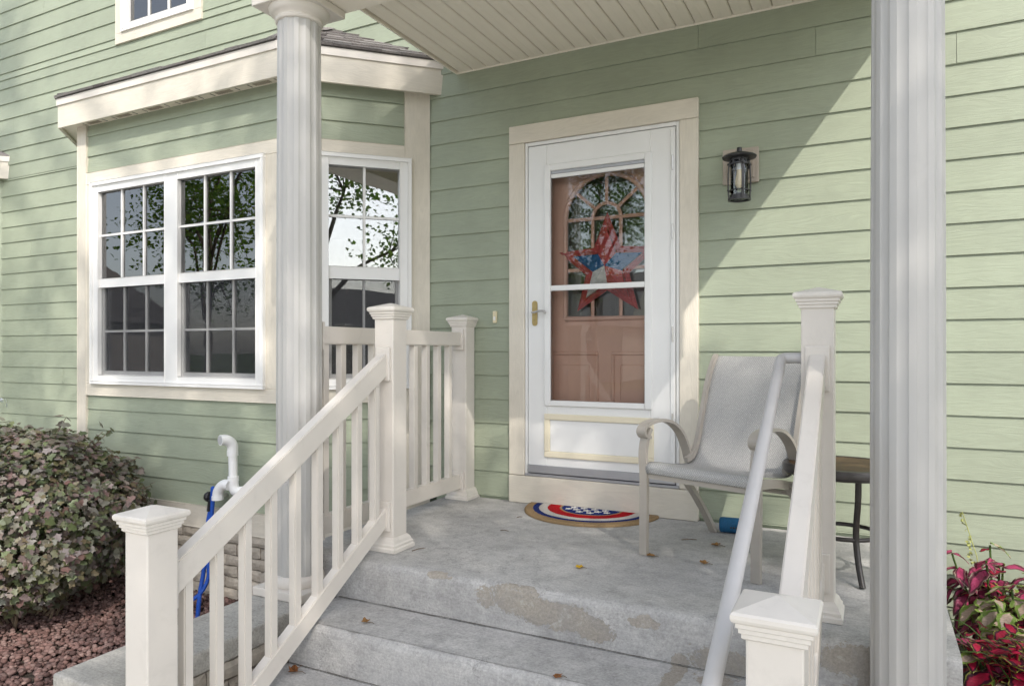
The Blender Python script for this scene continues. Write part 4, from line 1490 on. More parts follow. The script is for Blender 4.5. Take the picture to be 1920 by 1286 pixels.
def doormat():
    c = Vector((-1.445, -.052, 0)); rx, ry = .395, .385
    t = thing('doormat', (c.x, c.y, 0), 'half-round coir doormat printed red, white and blue with stars', 'doormat')
    md_ = mat_doormat()
    bm = bmesh.new(); uvl = bm.loops.layers.uv.new('UVMap')
    fr = [0.002, .22, .44, .475, .655, .785, .875, .94, .985, 1.0]
    n = 40
    zt = lambda k: .016 + (0 if fr[k] < .99 else -.007)
    rows = []
    for k, r_ in enumerate(fr):
        row = []
        for j in range(n + 1):
            a = math.pi + math.pi * j / n
            jit = 1 + (mnoise.noise(Vector((math.cos(a) * 9, math.sin(a) * 9, k))) * .006 if k > 6 else 0)
            row.append(bm.verts.new((c.x + rx * r_ * jit * math.cos(a), c.y + ry * r_ * jit * math.sin(a), zt(k) + mnoise.noise(Vector((r_ * 5, a * 4, 1))) * .0012)))
        rows.append(row)
    for k in range(len(fr) - 1):
        for j in range(n):
            fc = bm.faces.new((rows[k][j], rows[k][j + 1], rows[k + 1][j + 1], rows[k + 1][j]))
            for lp, q in zip(fc.loops, ((fr[k], j / n), (fr[k], (j + 1) / n), (fr[k + 1], (j + 1) / n), (fr[k + 1], j / n))): lp[uvl].uv = q
    bot = [bm.verts.new((v.co.x, v.co.y, .001)) for v in rows[-1]]
    for j in range(n):
        fc = bm.faces.new((rows[-1][j], rows[-1][j + 1], bot[j + 1], bot[j]))
        for lp in fc.loops: lp[uvl].uv = (1, 0)
    obj('coir_pad', bm, md_, t)
    mw = paint("mat_star_white", (.66, .64, .60), .95, .15, 200, .6, 220, dist=.003)
    stars = [(-.10, -.03, .024), (-.04, -.028, .022), (.025, -.03, .024), (.09, -.032, .022), (-.07, -.072, .024), (-.005, -.074, .025), (.06, -.076, .024), (-.035, -.118, .023), (.03, -.12, .024), (.115, -.075, .02), (-.118, -.074, .02)]
    for (dx, dy, r_) in stars:
        bm = bmesh.new()
        vs_ = []
        for j in range(10):
            a = math.pi / 2 + math.pi * j / 5 + rnd.uniform(-.1, .1)
            q = r_ if j % 2 == 0 else r_ * .42
            vs_.append(bm.verts.new((c.x + dx + q * math.cos(a), c.y + dy + q * math.sin(a), .0185)))
        bm.faces.new(vs_)
        rr_ = bmesh.ops.extrude_face_region(bm, geom=list(bm.faces))
        bmesh.ops.translate(bm, verts=[e for e in rr_['geom'] if isinstance(e, bmesh.types.BMVert)], vec=(0, 0, -.004))
        obj('printed_star', bm, mw, t)
doormat()

# ================================================================== STAR ON THE DOOR
def barn_star():
    c = Vector((-1.397, .078, 1.432)); Ro = .325
    t = thing('barn_star', (c.x, c.y, c.z - Ro), 'large red, white and blue metal star hanging on the salmon door', 'star decoration')
    def worn(name, col):
        m, nt, nd, lk, out = newmat(name)
        p = principled(nt, out, .6, 0, .3)
        v = coords(nt, (14, 14, 60))
        n1 = noise_n(nt, v, 1.2, 5, .7, .5)
        r = ramp(nt, n1.outputs[0], [(.40, tuple(q * .75 for q in col)), (.60, col), (.70, (.55, .50, .46))])
        lk.new(r.outputs[0], p.inputs['Base Color'])
        return m
    mr, mb, mw = worn("star_red", (.56, .09, .09)), worn("star_blue", (.035, .14, .33)), worn("star_white", (.82, .80, .78))
    pt = lambda k, r_, y: Vector((c.x + r_ * math.sin(math.pi * k / 5), y, c.z + r_ * math.cos(math.pi * k / 5)))
    # outer openwork star: bar outline
    bm = bmesh.new()
    ro, ri = Ro, Ro * .44
    io, ii = Ro * .70, Ro * .30
    y0, y1 = c.y - .016, c.y - .002
    for k in range(10):
        a, b = (k, (k + 1) % 10)
        ra = ro if a % 2 == 0 else ri; rb = ro if b % 2 == 0 else ri
        qa = io if a % 2 == 0 else ii; qb = io if b % 2 == 0 else ii
        F_ = [pt(a, ra, y1), pt(b, rb, y1), pt(b, (rb + qb) / 2, y0 - .006), pt(a, (ra + qa) / 2, y0 - .006)]
        G_ = [pt(a, (ra + qa) / 2, y0 - .006), pt(b, (rb + qb) / 2, y0 - .006), pt(b, qb, y1), pt(a, qa, y1)]
        for q in (F_, G_):
            bm.faces.new([bm.verts.new(v) for v in q])
    bmesh.ops.remove_doubles(bm, verts=bm.verts, dist=.0005)
    o = obj('outer_star', bm, mr, t)
    md = o.modifiers.new('thick', 'SOLIDIFY'); md.thickness = .004
    # inner faceted star
    Ri, rr_ = Ro * .69, Ro * .285
    arms = {0: mr, 1: mb, 2: mr, 3: mw, 4: mb}
    ctr = Vector((c.x, c.y - .055, c.z))
    for k in range(5):
        bm = bmesh.new()
        tip, l_, r_ = pt(2 * k, Ri, c.y - .010), pt(2 * k - 1, rr_, c.y - .010), pt(2 * k + 1, rr_, c.y - .010)
        bb = [Vector((v.x, c.y - .003, v.z)) for v in (tip, l_, r_)]
        V = [bm.verts.new(v) for v in (ctr, tip, l_, r_, *bb)]
        bm.faces.new((V[0], V[2], V[1])); bm.faces.new((V[0], V[1], V[3]))
        bm.faces.new((V[1], V[2], V[5], V[4])); bm.faces.new((V[1], V[4], V[6], V[3]))
        obj('star_arm', bm, arms[k], t)
barn_star()

# ================================================================== LANTERN, BELL
def lantern():
    t = thing('wall_lantern', (-.615, -.02, 1.70), 'black cage wall lantern with glass cylinder to the right of the door', 'wall lamp')
    bp = box('mounting_block', -.708, -.524, -.040, -.014, 1.818, 2.004, mat_taupe_plate, t, .006, 2)
    box('mounting_face', -.688, -.545, -.046, -.039, 1.84, 1.984, mat_taupe_plate, bp, .004)
    x, y = -.604, -.150
    bm = tube(bmesh.new(), [(x, -.04, 1.90), (x, -.10, 1.905), (x, -.13, 1.915)], .013, 10); obj('arm', bm, mat_black, t)
    bm = lathe(bmesh.new(), (x, -.046, 1.90), [(.035, -.004), (.035, .0), (.03, .006)], 20, 'Y'); obj('back_cup', bm, mat_black, t)
    bm = lathe(bmesh.new(), (x, y, 0), [(.046, 1.918), (.083, 1.922), (.086, 1.928), (.080, 1.934), (.04, 1.948), (.014, 1.953), (.012, 1.976), (.002, 1.978)], 36)
    smooth_by_angle(obj('lamp_cap', bm, mat_black, t), 35)
    def ringp(r0, r1, z0, z1, nm):
        b = bmesh.new()
        lathe(b, (x, y, 0), [(r0, z0), (r1, z0), (r1, z1), (r0, z1), (r0, z0)], 36, 'Z', False)
        smooth_by_angle(obj(nm, b, mat_black, t), 35)
    ringp(.044, .052, 1.885, 1.892, 'collar'); ringp(.044, .050, 1.752, 1.757, 'collar')
    ringp(.044, .058, 1.705, 1.714, 'bottom_ring'); ringp(.040, .047, 1.714, 1.732, 'bottom_ring')
    ringp(.038, .046, 1.908, 1.919, 'collar')
    for k in range(8):
        a = 2 * math.pi * k / 8 + .2
        box('top_post', x + .042 * math.cos(a) - .005, x + .042 * math.cos(a) + .005, y + .042 * math.sin(a) - .005, y + .042 * math.sin(a) + .005, 1.891, 1.91, mat_black, t, .001)
    for k in range(4):
        a = R(45 + 90 * k - 18)
        pts = smooth_path([(x + r_ * math.cos(a), y + r_ * math.sin(a), z) for r_, z in ((.048, 1.915), (.055, 1.87), (.058, 1.81), (.056, 1.75), (.053, 1.71))], 4)
        side = Vector((-math.sin(a), math.cos(a), 0))
        st = obj('strap', tube(bmesh.new(), pts, 0, flat=(.014, .004, side)), mat_black, t)
        for z in (1.888, 1.755):
            bm = lathe(bmesh.new(), (x + .057 * math.cos(a), y + .057 * math.sin(a), z), [(.005, -.005), (.006, 0), (.005, .005)], 8); obj('rivet', bm, mat_black, st)
    b = bmesh.new(); lathe(b, (x, y, 0), [(.043, 1.722), (.043, 1.90)], 32, 'Z', False)
    smooth_by_angle(obj('glass_cylinder', b, mat_lampglass, t), 60)
    b = lathe(bmesh.new(), (x, y, 0), [(.002, 1.765), (.013, 1.772), (.021, 1.79), (.022, 1.805), (.015, 1.835), (.012, 1.85), (.012, 1.885)], 20)
    smooth_by_angle(obj('bulb', b, mat_bulb, t), 60)
    b = lathe(bmesh.new(), (x, y, 0), [(.015, 1.862), (.015, 1.90)], 16); obj('socket', b, mat_white, t)
    b = bmesh.new(); lathe(b, (x, y, 0), [(.012, 1.708), (.040, 1.709)], 24, 'Z', False); obj('bottom_glass', b, mat_lampglass, t)
lantern()
bell = thing('doorbell', (-2.103, -.02, 1.12), 'small ivory doorbell button on the green siding', 'doorbell')
bb = box('bell_plate', -2.116, -2.090, -.028, -.010, 1.106, 1.180, mat_bell, bell, .004, 2)
box('bell_button', -2.110, -2.096, -.032, -.027, 1.122, 1.146, mat_white, bb, .002)

# ================================================================== DRAIN PIPE, HOSE
dp = thing('drain_pipe', (-3.6, -.72, 0.0), 'white plastic vent pipe with elbows on the bay wall', 'pipe')
yp = -.735
vert = smooth_path([(-3.600, yp, .085), (-3.602, yp, .20), (-3.606, yp, .30)], 3)
def part_tube(nm, pts, r_, par, mat=mat_pvc, seg=20):
    o = obj(nm, tube(bmesh.new(), pts, r_, seg), mat, par); smooth_by_angle(o, 50); return o
part_tube('riser', vert, .0275, dp)
part_tube('top_elbow', smooth_path([(-3.606, yp, .285), (-3.606, yp, .325), (-3.611, yp - .012, .352), (-3.620, yp - .040, .370), (-3.630, yp - .075, .372)], 5), .0335, dp)
part_tube('elbow_mouth', [(-3.6303, yp - .0760, .372), (-3.6306, yp - .0775, .372)], .0275, dp, paint("pipe_inside", (.45, .45, .45), .6))
part_tube('collar', [(-3.6058, yp, .268), (-3.606, yp, .298)], .0345, dp)
part_tube('collar', [(-3.600, yp, .108), (-3.6005, yp, .138)], .0345, dp)
part_tube('wall_elbow', smooth_path([(-3.600, yp, .115), (-3.598, yp, .075), (-3.580, yp + .004, .045), (-3.545, yp + .03, .042), (-3.50, yp + .085, .047), (-3.475, yp + .115, .05)], 5), .0325, dp)
part_tube('collar', [(-3.508, yp + .075, .046), (-3.493, yp + .092, .048)], .037, dp)
part_tube('drain_elbow', smooth_path([(-3.602, yp - .03, .085), (-3.635, yp - .035, .088), (-3.665, yp - .04, .070), (-3.688, yp - .042, .035), (-3.692, yp - .042, -.010)], 5), .0325, dp)
part_tube('collar', [(-3.692, yp - .042, -.012), (-3.692, yp - .042, .012)], .0365, dp)

hb = thing('hose_bib', (-3.80, -.70, -.02), 'small outdoor tap with black knob below the bay window', 'tap')
part_tube('tap_body', [(-3.775, -.635, -.012), (-3.79, -.70, -.012), (-3.80, -.725, -.020), (-3.802, -.728, -.055)], .013, hb, mat_nickel, 12)
bm = lathe(bmesh.new(), (-3.845, -.715, -.018), [(.006, -.02), (.030, -.016), (.034, -.006), (.034, .008), (.028, .014), (.006, .016)], 14, 'X'); obj('knob', bm, mat_black, hb)
part_tube('stem', [(-3.84, -.715, -.018), (-3.795, -.712, -.014)], .007, hb, mat_nickel, 8)
part_tube('spray_nozzle', [(-3.805, -.75, -.10), (-3.79, -.752, -.03)], .013, hb, mat_black, 10)

gh = thing('garden_hose', (-3.75, -.9, GZ), 'bright blue fabric garden hose hanging from the tap', 'hose')
part_tube('hose_run', smooth_path([(-3.802, -.728, -.05), (-3.775, -.745, .035), (-3.760, -.755, .05), (-3.752, -.76, .02), (-3.765, -.765, -.15), (-3.80, -.77, -.32), (-3.82, -.78, -.50), (-3.80, -.82, -.60), (-3.72, -.90, GZ + .03), (-3.60, -1.0, GZ + .02), (-3.40, -1.10, GZ + .02), (-3.2, -1.3, GZ + .02)], 8), .0135, gh, mat_hose, 12)
part_tube('hose_run', smooth_path([(-3.800, -.735, -.06), (-3.805, -.76, -.20), (-3.79, -.77, -.40), (-3.775, -.78, -.52), (-3.80, -.84, -.62), (-3.90, -.95, GZ + .03), (-4.0, -1.05, GZ + .02)], 8), .0125, gh, mat_hose, 12)

# ================================================================== SPEAKER
sp = thing('portable_speaker', (-.60, -.17, 0), 'blue cylindrical portable speaker lying on the landing under the chair', 'speaker')
ax = Vector((.98, .10, 0)).normalized()
bm = lathe(bmesh.new(), (0, 0, 0), [(.028, -.09), (.036, -.087), (.0385, -.080), (.0385, .080), (.036, .087), (.028, .09)], 28, 'X')
bmesh.ops.rotate(bm, verts=bm.verts, cent=(0, 0, 0), matrix=Matrix.Rotation(math.atan2(ax.y, ax.x), 3, 'Z'))
bmesh.ops.translate(bm, verts=bm.verts, vec=(-.605, -.190, .0395))
sb = obj('body', bm, mat_blue, sp); smooth_by_angle(sb, 40)
bm = bmesh.new()
for k, (a, w_) in enumerate(((-.030, .008), (-.018, .010), (-.004, .008), (.008, .009))):
    c_ = Vector((-.605, -.190, .034)) + ax * a
    bx(bm, c_.x, c_.x + w_, c_.y - .0392, c_.y - .0380, .030, .040)
obj('badge', bm, mat_black, sb)

# ================================================================== PLANTS
LEAF3 = [(0, -.5, 0), (.16, -.28, .03), (.48, -.20, .0), (.26, .05, .05), (.30, .30, .03), (.0, .62, -.03), (-.30, .30, .03), (-.26, .05, .05), (-.48, -.20, .0), (-.16, -.28, .03), (0, 0, -.03)]
LEAF3F = [(10, 0, 1), (10, 1, 2), (10, 2, 3), (10, 3, 4), (10, 4, 5), (10, 5, 6), (10, 6, 7), (10, 7, 8), (10, 8, 9), (10, 9, 0)]

def bush():
    c = np.array([-4.86, -1.42, -.16]); rad = np.array([.83, .76, .62])
    t = thing('ninebark_shrub', (c[0], c[1], GZ), 'bushy purple-green shrub in the red rock bed at the left', 'shrub')
    n = 19000
    d = nprng.normal(size=(n, 3)); d /= np.linalg.norm(d, axis=1, keepdims=True)
    lump = np.array([mnoise.noise(Vector(v * 2.3)) * .16 + mnoise.noise(Vector(v * 5.5)) * .09 for v in d])
    rr = (1 + lump) * (1 - np.abs(nprng.normal(size=n)) * .13)
    P = c + d * rad * rr[:, None]
    keep = P[:, 2] > GZ + .08 + np.abs(nprng.normal(size=n)) * .12
    P, d = P[keep], d[keep]
    nor = d * .75 + np.array([0.05, -.15, .55]) + nprng.normal(size=P.shape) * .42
    sz = nprng.uniform(.022, .060, len(P))
    o = leaf_cloud('foliage', P, nor, sz, LEAF3, LEAF3F, mat_bushleaf, t)
    o['kind'] = 'stuff'
    # twigs pushing out past the outline, with smaller leaves
    cc = []; nn = []
    bm = bmesh.new()
    for k in range(70):
        v = nprng.normal(size=3); v /= np.linalg.norm(v)
        if v[2] < -.1: v[2] *= -1
        lm = 1 + mnoise.noise(Vector(v * 2.3)) * .16 + mnoise.noise(Vector(v * 5.5)) * .09
        a = c + v * rad * lm * .85; b = c + v * rad * lm * (1.05 + rnd.uniform(0, .1)) + np.array([0, 0, .03])
        tube(bm, [a, (a + b) / 2 + np.array([0, 0, .01]), b], [.004, .003, .002], 5)
        for j in range(7):
            f = .45 + .55 * j / 6
            cc.append(a + (b - a) * f + nprng.normal(size=3) * .012); nn.append(v + nprng.normal(size=3) * .6 + np.array([0, 0, .4]))
    obj('twig', bm, mat_twig, t)['kind'] = 'stuff'
    o = leaf_cloud('twig_leaves', np.array(cc), np.array(nn), nprng.uniform(.035, .06, len(cc)), LEAF3, LEAF3F, mat_bushleaf, t)
    o['kind'] = 'stuff'
    bm = bmesh.new()
    for k in range(60):
        a = rnd.uniform(0, 2 * math.pi); r0 = rnd.uniform(.03, .28); r1 = r0 + rnd.uniform(.1, .45)
        b0 = Vector((c[0] + .15 + r0 * math.cos(a), c[1] + r0 * math.sin(a), GZ - .01)); b1 = Vector((c[0] + .1 + r1 * math.cos(a), c[1] + r1 * math.sin(a), GZ + rnd.uniform(.25, .6)))
        md = b0.lerp(b1, .5) + Vector((rnd.uniform(-.05, .05), rnd.uniform(-.05, .05), .03))
        tube(bm, [b0, md, b1], [.008, .006, .003], 5)
    obj('stems', bm, mat_twig, t)['kind'] = 'stuff'
    # one turned yellow leaf
    o = leaf_cloud('yellow_leaf', np.array([[-4.42, -1.96, .22]]), np.array([[.3, -.8, .5]]), np.array([.075]), LEAF3, LEAF3F, paint("yellow_leaf", (.55, .27, .02), .6), t)
bush()

def flower_spike():
    t = thing('flower_spike', (-5.75, -1.0, GZ), 'pale lilac flower spike showing above the shrub at the left edge', 'flower')
    bm = tube(bmesh.new(), [(-5.75, -1.0, GZ), (-5.76, -1.0, .2), (-5.78, -1.02, .62)], [.006, .005, .003], 6); obj('stem', bm, mat_twig, t)
    n = 60
    P = np.stack([-5.775 + nprng.normal(size=n) * .035, -1.02 + nprng.normal(size=n) * .035, nprng.uniform(.38, .62, n)], 1)
    leaf_cloud('petals', P, nprng.normal(size=(n, 3)), np.full(n, .035), LEAF3, LEAF3F, mat_flower, t)['kind'] = 'stuff'
flower_spike()

ICO = None
def lava_bed():
    bm = bmesh.new(); bmesh.ops.create_icosphere(bm, subdivisions=1, radius=.5)
    tv = [tuple(v.co) for v in bm.verts]; tf = [tuple(v.index for v in f.verts) for f in bm.faces]; bm.free()
    n = 19000
    x = nprng.uniform(-5.9, -2.47, n); y = nprng.uniform(-2.85, -.62, n)
    z = GZ - .004 + nprng.uniform(-.004, .026, n)
    P = np.stack([x, y, z], 1)
    sz = nprng.uniform(.016, .042, n)
    o = leaf_cloud('lava_rock', P, nprng.normal(size=(n, 3)), sz, tv, tf, mat_lava, None)
    # make every stone irregular
    me = o.data
    co = np.empty(len(me.vertices) * 3); me.vertices.foreach_get('co', co); co = co.reshape(-1, 3)
    k = len(tv)
    jit = nprng.uniform(.72, 1.22, len(co))
    ctr = np.repeat(co.reshape(-1, k, 3).mean(axis=1), k, axis=0)
    flat = np.repeat(nprng.uniform(.5, .95, n), k)
    dlt = (co - ctr) * jit[:, None]; dlt[:, 2] *= flat
    me.vertices.foreach_set('co', (ctr + dlt).ravel()); me.update()
    tag(o, 'loose dark red lava rock covering the planting bed', 'gravel', kind='stuff')
lava_bed()

def coleus_leaf_mesh(name, mat, L, W, droop):
    bm = bmesh.new(); uvl = bm.loops.layers.uv.new('UVMap')
    nl, nw = 8, 3
    rows = []
    for i in range(nl + 1):
        t = i / nl
        w = W * (math.sin(math.pi * min(1, t ** .75)) ** .8 * (1 - .15 * t) + .02)
        ser = 1 + (.10 if i % 2 else -.04)
        row = []
        for j in range(-nw, nw + 1):
            u = j / nw
            ww = w * (ser if abs(j) == nw else 1)
            z = -droop * t * t * L + abs(u) * .12 * W + (math.sin(t * 9 + u * 3) * .006)
            row.append((bm.verts.new((u * ww, t * L, z)), abs(u), t))
        rows.append(row)
    for a, b in zip(rows, rows[1:]):
        for j in range(2 * nw):
            q = (a[j], a[j + 1], b[j + 1], b[j])
            fc = bm.faces.new([v[0] for v in q]); fc.smooth = True
            for lp, v in zip(fc.loops, q):
                e = max(v[1], abs(v[2] - .45) * 1.75 if v[1] > .2 else 0)
                lp[uvl].uv = (min(1, e), v[2])
    me = bpy.data.meshes.new(name); bm.to_mesh(me); bm.free(); me.materials.append(mat)
    return me

def coleus(c, hgt, spread, meshes, nst, per, label, lean=(0, 0)):
    c = Vector(c)
    t = thing('coleus_plant', c, label, 'plant', 'coleus in the flower bed')
    for k in range(nst):
        a = rnd.uniform(0, 2 * math.pi); r_ = spread * math.sqrt(rnd.random())
        top = c + Vector((r_ * math.cos(a) + lean[0], r_ * math.sin(a) + lean[1], hgt * rnd.uniform(.62, 1.0)))
        base = c + Vector((r_ * .35 * math.cos(a), r_ * .35 * math.sin(a), 0))
        mid = base.lerp(top, .5) + Vector((0, 0, .05))
        path = smooth_path([base, mid, top], 10)
        obj('stem', tube(bmesh.new(), path, .0045, 6), mat_coleus_red if meshes is LM_RED else mat_grass, t)
        for j in range(per):
            f = 1 - (j // 2) * .055 / max(.2, hgt) * 1.2
            f = max(.2, f)
            p = path[min(len(path) - 1, int(f * (len(path) - 1)))]
            an = (math.pi / 2) * ((j // 2) % 2) + math.pi * (j % 2) + rnd.uniform(-.4, .4) + k
            o = link_mesh('leaf', rnd.choice(meshes if rnd.random() < .62 else LM_ALL), t, p + Vector((0, 0, rnd.uniform(-.02, .02))))
            o.rotation_euler = (R(rnd.uniform(-20, 28) - (j // 2) * 6), R(rnd.uniform(-18, 18)), an)
            s = rnd.uniform(.6, 1.05) * (.75 if j < 2 else 1.0)
            o.scale = (s, s, s)
    return t
LM_RED = [coleus_leaf_mesh('coleus_leaf', mat_coleus_red, .115, .038, .35), coleus_leaf_mesh('coleus_leaf', mat_coleus_red, .10, .036, .15)]
LM_PINK = [coleus_leaf_mesh('coleus_leaf', mat_coleus_pink, .125, .036, .55), coleus_leaf_mesh('coleus_leaf', mat_coleus_pink, .10, .030, .8)]
LM_GREEN = [coleus_leaf_mesh('coleus_leaf', mat_coleus_green, .125, .045, .3), coleus_leaf_mesh('coleus_leaf', mat_coleus_green, .11, .04, .5)]
LM_ALL = LM_RED + LM_PINK + LM_GREEN
coleus((.47, -.36, -.42), .50, .17, LM_PINK, 20, 10, 'pink and cream leaved coleus against the green siding')
coleus((.80, -.40, -.42), .55, .18, LM_PINK, 16, 10, 'dark maroon-pink coleus at the right picture edge')
coleus((.52, -.66, -.42), .46, .14, LM_GREEN, 12, 10, 'lime green coleus with pink-veined leaves in the middle of the bed')
coleus((.44, -.95, -.42), .38, .15, LM_RED, 20, 12, 'crimson coleus with dark margins at the bottom right corner')
coleus((.72, -1.00, -.42), .42, .18, LM_RED, 18, 12, 'crimson coleus behind the corner plant in the flower bed')
def grass_tuft():
    t = thing('grass_tuft', (.50, -1.0, -.42), 'few long green grass blades leaning out of the coleus', 'grass')
    for k in range(6):
        a = rnd.uniform(2.2, 4.4); L = rnd.uniform(.4, .6)
        p0 = Vector((.52 + rnd.uniform(-.03, .03), -1.0, -.42)); d = Vector((math.cos(a) * .45, math.sin(a) * .3, .9))
        pts = smooth_path([p0, p0 + d * L * .5, p0 + d * L * .85 + Vector((math.cos(a) * .06, 0, 0)), p0 + d * L + Vector((math.cos(a) * .16, 0, -.05))], 4)
        bm = tube(bmesh.new(), pts, 0, flat=(.007, .0015, Vector((math.sin(a), -math.cos(a), 0)))); obj('blade', bm, mat_grass, t)
grass_tuft()
def seed_spikes():
    mt = paint("spike_bract", (.34, .36, .12), .8, .3, 40)
    for k, (x, y, z, lab) in enumerate(((.345, -.40, .25, 'thin yellowish flower spike beside the right column'), (.60, -.42, .52, 'tall thin yellow-green flower spike at the right picture edge'))):
        t = thing('coleus_flower_spike', (x + .05, y, -.42), lab, 'flower spike', 'coleus flower spikes')
        top = Vector((x, y, z)); b0 = Vector((x + .08, y, -.2))
        obj('stem', tube(bmesh.new(), [b0, b0.lerp(top, .6) + Vector((.02, 0, 0)), top], .002, 5), mt, t)
        n = 40
        f = nprng.uniform(.45, 1, n)
        P = np.array([list(b0.lerp(top, float(q))) for q in f]) + nprng.normal(size=(n, 3)) * .006
        leaf_cloud('bracts', P, nprng.normal(size=(n, 3)), np.full(n, .014), LEAF3, LEAF3F, mt, t)['kind'] = 'stuff'
seed_spikes()

# ================================================================== FALLEN LEAVES, TWIGS
mat_dry = paint("dry_leaf", (.26, .135, .045), .8, .35, 60, .5, 80, dist=.004)
mat_yel = paint("fresh_yellow_leaf", (.60, .36, .015), .6, .2, 40)
mat_rust = paint("rust_leaf", (.22, .085, .025), .85, .35, 50, .5, 80)
def fallen(x, y, z, size, mat, label, curl=.5):
    bm = bmesh.new()
    size *= .8
    n = 13
    ctr = bm.verts.new((x, y, z + .004))
    ring = []
    a0 = rnd.uniform(0, 6.28)
    for k in range(n):
        a = a0 + 2 * math.pi * k / n
        r_ = size * (.5 + .5 * abs(math.cos(a * 2.5 - a0))) * rnd.uniform(.8, 1.1)
        ring.append(bm.verts.new((x + r_ * math.cos(a), y + r_ * math.sin(a), z + .004 + curl * size * rnd.uniform(.1, .8))))
    for k in range(n): bm.faces.new((ctr, ring[k], ring[(k + 1) % n]))
    o = obj('fallen_leaf', bm, mat)
    o.modifiers.new('thick', 'SOLIDIFY').thickness = .001
    tag(o, label, 'leaf', 'fallen leaves')
    st = tube(bmesh.new(), [(x, y, z + .004), (x + size * .9, y + size * .5, z + .004), (x + size * 1.6, y + size * .3, z + .003)], .0012, 5)
    obj('leaf_stalk', st, mat_twig, o)
fallen(-1.114, -1.097, .001, .026, mat_yel, 'bright yellow leaf lying in the middle of the landing')
fallen(-.659, -.485, .001, .034, mat_dry, 'curled tan leaf on the landing under the chair')
fallen(-.648, -.801, .001, .028, mat_dry, 'dry brown leaf on the landing between the chair legs', .8)
fallen(-.885, -.795, .001, .026, mat_dry, 'dry leaf at the foot of the front left chair leg')
fallen(-1.834, -1.63, -.177, .028, mat_dry, 'brown leaf on the first step below the landing', .8)
fallen(-2.056, -1.80, -.355, .038, mat_rust, 'rust brown leaf clump at the foot of the left railing', 1.0)
fallen(-.95, -1.715, -.177, .025, mat_rust, 'flat dark brown leaf on the step edge at the bottom of the picture', .2)
def twig(x, y, z, L, a, label):
    d = Vector((math.cos(a), math.sin(a), 0))
    p = Vector((x, y, z + .003))
    o = obj('fallen_twig', tube(bmesh.new(), [p, p + d * L * .5 + Vector((0, 0, .003)), p + d * L], [.0022, .002, .0012], 6), mat_twig)
    tag(o, label, 'twig', 'fallen twigs')
twig(-.83, -.45, 0, .075, .5, 'thin dark twig on the landing left of the chair leaf')
twig(-1.71, -.69, 0, .045, .1, 'short twig on the landing in front of the doormat')
twig(-1.90, -1.21, 0, .075, 1.2, 'thin twig beside the base of the upper left newel post')
twig(-1.76, -.40, 0, .035, .9, 'tiny twig left of the doormat')

# ================================================================== TREES (shade the porch, mirrored in the glass)
TLEAF = [(0, -.5, 0), (.42, -.12, .06), (.22, .18, .0), (0, .6, -.05), (-.22, .18, .0), (-.42, -.12, .06)]
TLEAFF = [(0, 1, 2, 3), (0, 3, 4, 5)]
def tree(x, y, clumps, label, leaf=.12, trunk_h=3.0, tr=.17, dens=120, up=(0, 0, .4)):
    t = thing('maple_tree', (x, y, GZ), label, 'tree', 'trees in the front yard')
    base = Vector((x, y, GZ - .05)); fork = Vector((x + .1, y, GZ + trunk_h))
    top = max(c[2] for c in clumps)
    bm = bmesh.new()
    apex = Vector((x, y, top))
    tube(bm, smooth_path([base, base + Vector((.02, 0, .4)), fork, fork.lerp(apex, .5) + Vector((.2, .1, 0)), apex], 4), [tr * 1.5 - (tr * 1.42) * i / 16 for i in range(17)], 10)
    obj('trunk', bm, mat_bark, t)
    bm = bmesh.new()
    Ps = []
    for (cx, cy, cz, r_, dn) in clumps:
        c = Vector((cx, cy, cz))
        h = min(max(trunk_h * .8, (cz - GZ) * .55), top - GZ - .6)
        st = Vector((x, y, GZ + h))
        md = st.lerp(c, .55) + Vector((rnd.uniform(-.2, .2), rnd.uniform(-.2, .2), .25))
        tube(bm, smooth_path([st, md, c], 4), [tr * .42 * (1 - i / 9) + .012 for i in range(9)], 6)
        for k in range(5):
            d = Vector((rnd.gauss(0, 1), rnd.gauss(0, 1), rnd.gauss(0, .7))).normalized() * r_ * .95
            tube(bm, [c.lerp(md, .2), c + d * .5, c + d], [.02, .012, .005], 5)
        n = int(dn * dens * r_ ** 2)
        # leaves gather on twigs, so the crown has gaps
        m_ = max(4, n // 16)
        tw = nprng.normal(size=(m_, 3)); tw /= np.linalg.norm(tw, axis=1, keepdims=True)
        tw = tw * (nprng.random((m_, 1)) ** .45) * r_
        idx = nprng.integers(0, m_, n)
        P = np.array([cx, cy, cz]) + tw[idx] * np.array([1, 1, .85]) + nprng.normal(size=(n, 3)) * .16
        Ps.append(P)
    obj('limbs', bm, mat_bark, t)
    P = np.concatenate(Ps)
    nor = nprng.normal(size=P.shape) * .7 + np.array([0, 0, .8])
    o = leaf_cloud('crown', P, nor, nprng.uniform(leaf * .7, leaf * 1.2, len(P)), TLEAF, TLEAFF, mat_treeleaf, t)
    o['kind'] = 'stuff'

